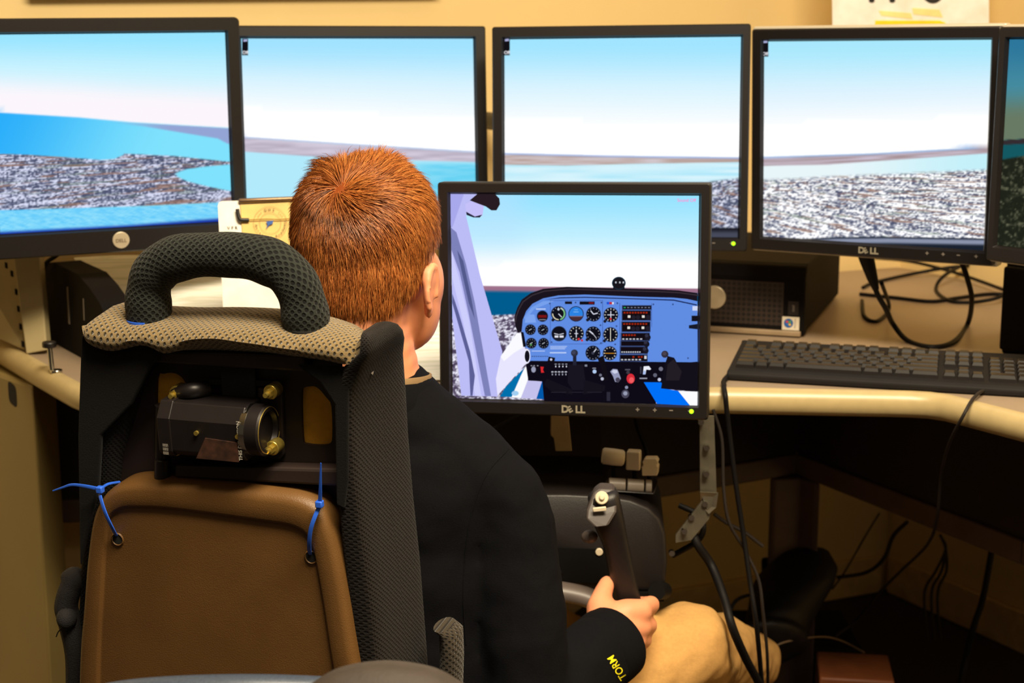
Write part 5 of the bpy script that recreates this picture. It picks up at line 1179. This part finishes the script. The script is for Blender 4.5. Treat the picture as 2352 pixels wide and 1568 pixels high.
MB().prism([NQ(2010, 47, -.001), NQ(2158, 47, -.001), NQ(2172, 52, -.001), NQ(2170, 110, -.001), NQ(2008, 110, -.001)], (0, .0008, 0)).build('printed_block', mat('yellow_print_bar', (250, 224, 30), .7), cw, True, smooth=0)
arm_z = P(2090, 100, nY).z
for px, d_, n_ in ((1913, DL, NL), (2268, DR, NR)):
    a = P(px, 90, nY); q = (CORNER-n_*.008)+d_*((Vector((a.x, a.y, 0))-CORNER).dot(d_)); q.z = a.z; MB().tube([a+Vector((0, .003, 0)), q], .003, 8).build('standoff', M_blk, cw, True)
# dark board on the wall above the left monitors: only its lower edge shows
cz = CORNER-NL*.03
def onL(px, py): return PP(px, py, cz, NL)
wb_ = thing('wall_board', 'dark framed board on the wall above the left monitors, lower edge showing', 'board', onL(500, -60))
MB().prism([onL(68, -400), onL(1010, -330), onL(1010, -26), onL(68, -24)], NL*.028).build('board_panel', mat('dark_board', (58, 48, 40), .6), wb_, True, smooth=0, bevel=.003)
bf = MB().prism([onL(68, -42), onL(1010, -42), onL(1010, -26), onL(68, -21)], -NL*.008).build('frame_rail', M_frame, wb_, True, smooth=0, bevel=.002)
# ================================================================== cables
M_cab = mat('black_cable_rubber', (12, 10, 11), .6, var=.05, spec=.2)
M_cabg = mat('grey_cable_rubber', (40, 34, 31), .6, var=.05, spec=.25)
def cable(label, pts, r, m=None, n=8, extra=None):
    o = MB().tube(spline(pts, 10), r, n).build('cable', m or M_cab, None, smooth=70); tag(o, label, 'cable'); return o
D = lambda px, py, dz=0: PZ(px, py, DZ+.0035+dz)
c1 = thing('display_cable', 'thick black display cable with plug looping down from the right monitor', 'cable', P(2000, 600, 2.40))
MB().tube(spline([P(1990, 560, 2.42), P(2010, 660, 2.42), P(2035, 710, 2.44), D(2052, 745, .02), D(2085, 782), D(2140, 797), D(2190, 785), D(2222, 745), P(2232, 690, 2.52), P(2222, 640, 2.46), P(2200, 575, 2.42)], 10), .0043, 10).build('cord', M_cab, c1, True, smooth=70)
MB().tube([P(1984, 575, 2.41), P(1992, 600, 2.415), P(2004, 640, 2.42), P(2012, 665, 2.42)], [.014, .0135, .010, .006], 12, flat=.7).build('plug', M_cab, c1, True, smooth=60)
cable('black cable arching over the desk between the computer and right monitor', [D(1982, 660), D(2010, 648), D(2100, 628, .004), D(2190, 613, .02), D(2290, 606, .02), D(2400, 600, .02)], .0036)
cable('black cable lying flat on the desk behind the right computer', [D(1975, 675), D(2060, 684), D(2140, 692), D(2200, 684), D(2290, 675), D(2400, 690)], .0036)
cable('black cable coil near the black computer at the right edge', [D(2230, 600, .03), D(2170, 632, .02), D(2150, 665), D(2180, 690), D(2230, 694), D(2290, 684, .01), D(2330, 660, .02)], .0036)
cable('thin black cable crossing under the right monitor towards the edge', [D(2010, 592, .03), D(2090, 600, .02), D(2180, 622, .015), D(2250, 645, .01), D(2330, 675, .01)], .0034)
cable('short black cable loop beside the computer side panel', [D(1980, 690), D(1985, 725), D(2010, 738), D(2035, 722), D(2042, 700, .01), P(2025, 650, 2.43)], .0034)
cable('black cable behind the clamp post under the left monitor', [P(96, 616, 2.47), P(110, 600, 2.46), P(128, 588, 2.45), P(150, 570, 2.45)], .0036)
# cables hanging in front of the desk
EX = lambda px, py, Y: P(px, py, Y)
cable('thick black cable hanging below the bracket down to the floor', [EX(1590, 1215, 2.11), EX(1602, 1250, 2.10), EX(1635, 1300, 2.10), EX(1662, 1370, 2.06), EX(1682, 1440, 2.03), EX(1712, 1510, 2.06), EX(1752, 1590, 2.14), EX(1770, 1680, 2.25)], .0062)
cable('black keyboard cable dropping over the desk edge beside the cockpit screen', [kA+Vector((.02, .05, .006)), PZ(1664, 872, DZ+.005), PZ(1663, 884, DZ+.006), PZ(1663, 891, DZ+.005), EX(1666, 908, 2.112), EX(1669, 940, 2.112), EX(1676, 1000, 2.118), EX(1690, 1110, 2.12), EX(1708, 1230, 2.12), EX(1722, 1330, 2.11), EX(1738, 1440, 2.10), EX(1750, 1570, 2.16)], .0036)
cable('thin dark cable beside the bracket running down to the shoe', [EX(1638, 940, 2.12), EX(1658, 1010, 2.12), EX(1662, 1120, 2.12), EX(1675, 1200, 2.12), EX(1712, 1265, 2.13), EX(1742, 1330, 2.13), EX(1752, 1400, 2.13), EX(1762, 1500, 2.15), EX(1764, 1590, 2.2)], .0024, M_cabg)
cable('grey mouse cable curving off the right edge of the desk', [PZ(2420, 878, DZ+.01), PZ(2330, 886, DZ+.006), PZ(2270, 893, DZ+.006), PZ(2238, 912, DZ+.007), EX(2212, 955, 2.035), EX(2180, 1020, 2.08), EX(2162, 1090, 2.15), EX(2152, 1190, 2.2), EX(2130, 1250, 2.3), EX(2070, 1310, 2.5), EX(2020, 1360, 2.6), EX(1970, 1420, 2.7), EX(1920, 1460, 2.7)], .0024, M_cabg)
cable('dark cable end hanging straight below the desk at far right', [EX(2278, 1262, 2.6), EX(2270, 1310, 2.6), EX(2256, 1380, 2.6), EX(2236, 1440, 2.6), EX(2212, 1540, 2.6), EX(2190, 1640, 2.5)], .0058)
cable('brown cable sagging from the rail towards the corner leg', [EX(2084, 1198, 2.62), EX(2052, 1230, 2.66), EX(2030, 1282, 2.7), EX(1990, 1314, 2.74), EX(1922, 1326, 2.76)], .0036, M_cabg)
cable('thin cable running diagonally behind the corner leg', [EX(2020, 1178, 2.9), EX(1985, 1235, 2.9), EX(1942, 1310, 2.85), EX(1912, 1352, 2.8)], .0018, M_cabg)
for k, dx in enumerate((0, 16, 30)):
    cable(('leftmost', 'middle', 'rightmost')[k]+' of three thin cables bunched under the right desk rail', [EX(2160, 1228, 2.75), EX(2172, 1260, 2.76), EX(2150+dx*.8, 1310, 2.78), EX(2126+dx, 1350, 2.8), EX(2124+dx, 1400, 2.8), EX(2130+dx, 1470, 2.8)], .0026, M_cabg)
cable('thin cable looping beside the black shoe', [EX(1640, 1180, 2.3), EX(1668, 1200, 2.3), EX(1710, 1222, 2.3), EX(1752, 1254, 2.3)], .0028, M_cabg)
cable('black cord coiled around the lower bracket end', [EX(1560, 1160, 2.12), EX(1600, 1180, 2.11), EX(1616, 1210, 2.10), EX(1604, 1240, 2.11), EX(1570, 1262, 2.12), EX(1545, 1275, 2.13)], .0042)
cable('black cable loop between the trousers and the shoe', [EX(1670, 1420, 2.4), EX(1690, 1380, 2.45), EX(1722, 1366, 2.5), EX(1745, 1368, 2.55), EX(1760, 1400, 2.6)], .003)
cable('thin black cord hanging behind the cockpit screen base', [EX(1455, 935, 2.2), EX(1466, 985, 2.2), EX(1482, 1025, 2.2), EX(1490, 1060, 2.2)], .0036)
cable('black cord curving under the left corner of the cockpit screen', [EX(1060, 930, 2.1), EX(1090, 972, 2.1), EX(1130, 985, 2.12), EX(1200, 950, 2.14), EX(1260, 940, 2.16)], .003)
cable('pale thin wire lying across the dark floor near the wooden block', [EX(1760, 1500, 2.55), EX(1800, 1475, 2.55), EX(1880, 1462, 2.6), EX(1930, 1470, 2.65), EX(1985, 1498, 2.62)], .0016, mat('pale_wire', (130, 108, 84), .6))
# ================================================================== floor items and the nearest chair
wbk = thing('wooden_block', 'reddish wooden block on the floor beyond the shoe', 'block', PZ(1960, 1600, 0))
cB = P(1962, 1545, 2.56); MB().box((cB.x, cB.y, .075), (.125, .12, .15), Matrix.Rotation(R(-8), 3, 'Z')).build('block_body', mat('red_brown_wood', (104, 54, 24), .6, var=.25, scale=18), wbk, True, bevel=.004)
ped = thing('rudder_pedal', 'black rudder pedal unit on the floor under the shoe', 'pedal', (P(1810, 1500, 2.75).x, 2.78, 0))
pc_ = P(1825, 1420, 2.83)
MB().box((pc_.x, 2.87, .05), (.24, .2, .10)).build('pedal_base', M_yk2, ped, True, bevel=.01)
MB().box((pc_.x-.02, 2.83, .17), (.085, .02, .16), Matrix.Rotation(R(-18), 3, 'X')).build('pedal_plate', M_yk2, ped, True, bevel=.006)
chf = thing('blue_chair', 'blue-grey speckled chair back rim at the bottom edge, nearest the camera', 'chair', P(480, 1560, 1.2))
rim = [P(150, 1600, 1.20), P(250, 1571, 1.19), P(380, 1557, 1.18), P(560, 1552, 1.175), P(720, 1556, 1.18), P(850, 1566, 1.19), P(960, 1590, 1.20)]
rp_ = spline(rim, 8); rs = []
for p in rp_:
    rs.append([p+Vector((0, a, b_)) for a, b_ in ((-.012, -.010), (-.010, -.003), (-.004, 0), (.004, 0), (.010, -.003), (.012, -.010), (.014, -.25), (-.006, -.25))])
MB().rings(rs).build('backrest', mat('blue_grey_speckle', (54, 64, 80), .45, .1, var=.45, scale=900), chf, True, smooth=60)
zl = min(p.z for p in rp_)-.24; mx_ = (rim[0]+rim[-1])/2
MB().box((mx_.x, 1.02, zl-.02), (.42, .40, .035)).build('seat', mat('blue_grey_speckle', (54, 64, 80), .45, .1, var=.45, scale=900), chf, True, bevel=.012)
for sx in (-.18, .18):
    for yy in (.86, 1.17): MB().cyl((mx_.x+sx, yy, 0), (mx_.x+sx*.95, yy, zl-.03), .011, 12).build('leg', M_chr, chf, True)
bag = MB(); bp_ = [P(700, 1590, 1.12), P(760, 1553, 1.12), P(820, 1536, 1.12), P(885, 1530, 1.12), P(950, 1536, 1.12), P(1010, 1552, 1.12), P(1075, 1590, 1.12)]
rs = []
for p in spline(bp_, 6): rs.append([p+Vector((0, a, b_)) for a, b_ in ((-.03, -.05), (-.026, -.010), (-.012, .0), (.0, .001), (.006, -.002), (.012, .0), (.026, -.010), (.03, -.05), (.03, -.2), (-.03, -.2))])
bo_ = bag.rings(rs).build('brown_bag', mat('brown_grey_cloth', (46, 38, 33), .75, var=.1, scale=80, bump=.3), None, smooth=50)
tag(bo_, 'brown-grey cloth bag top at the bottom edge beside the blue chair', 'bag')
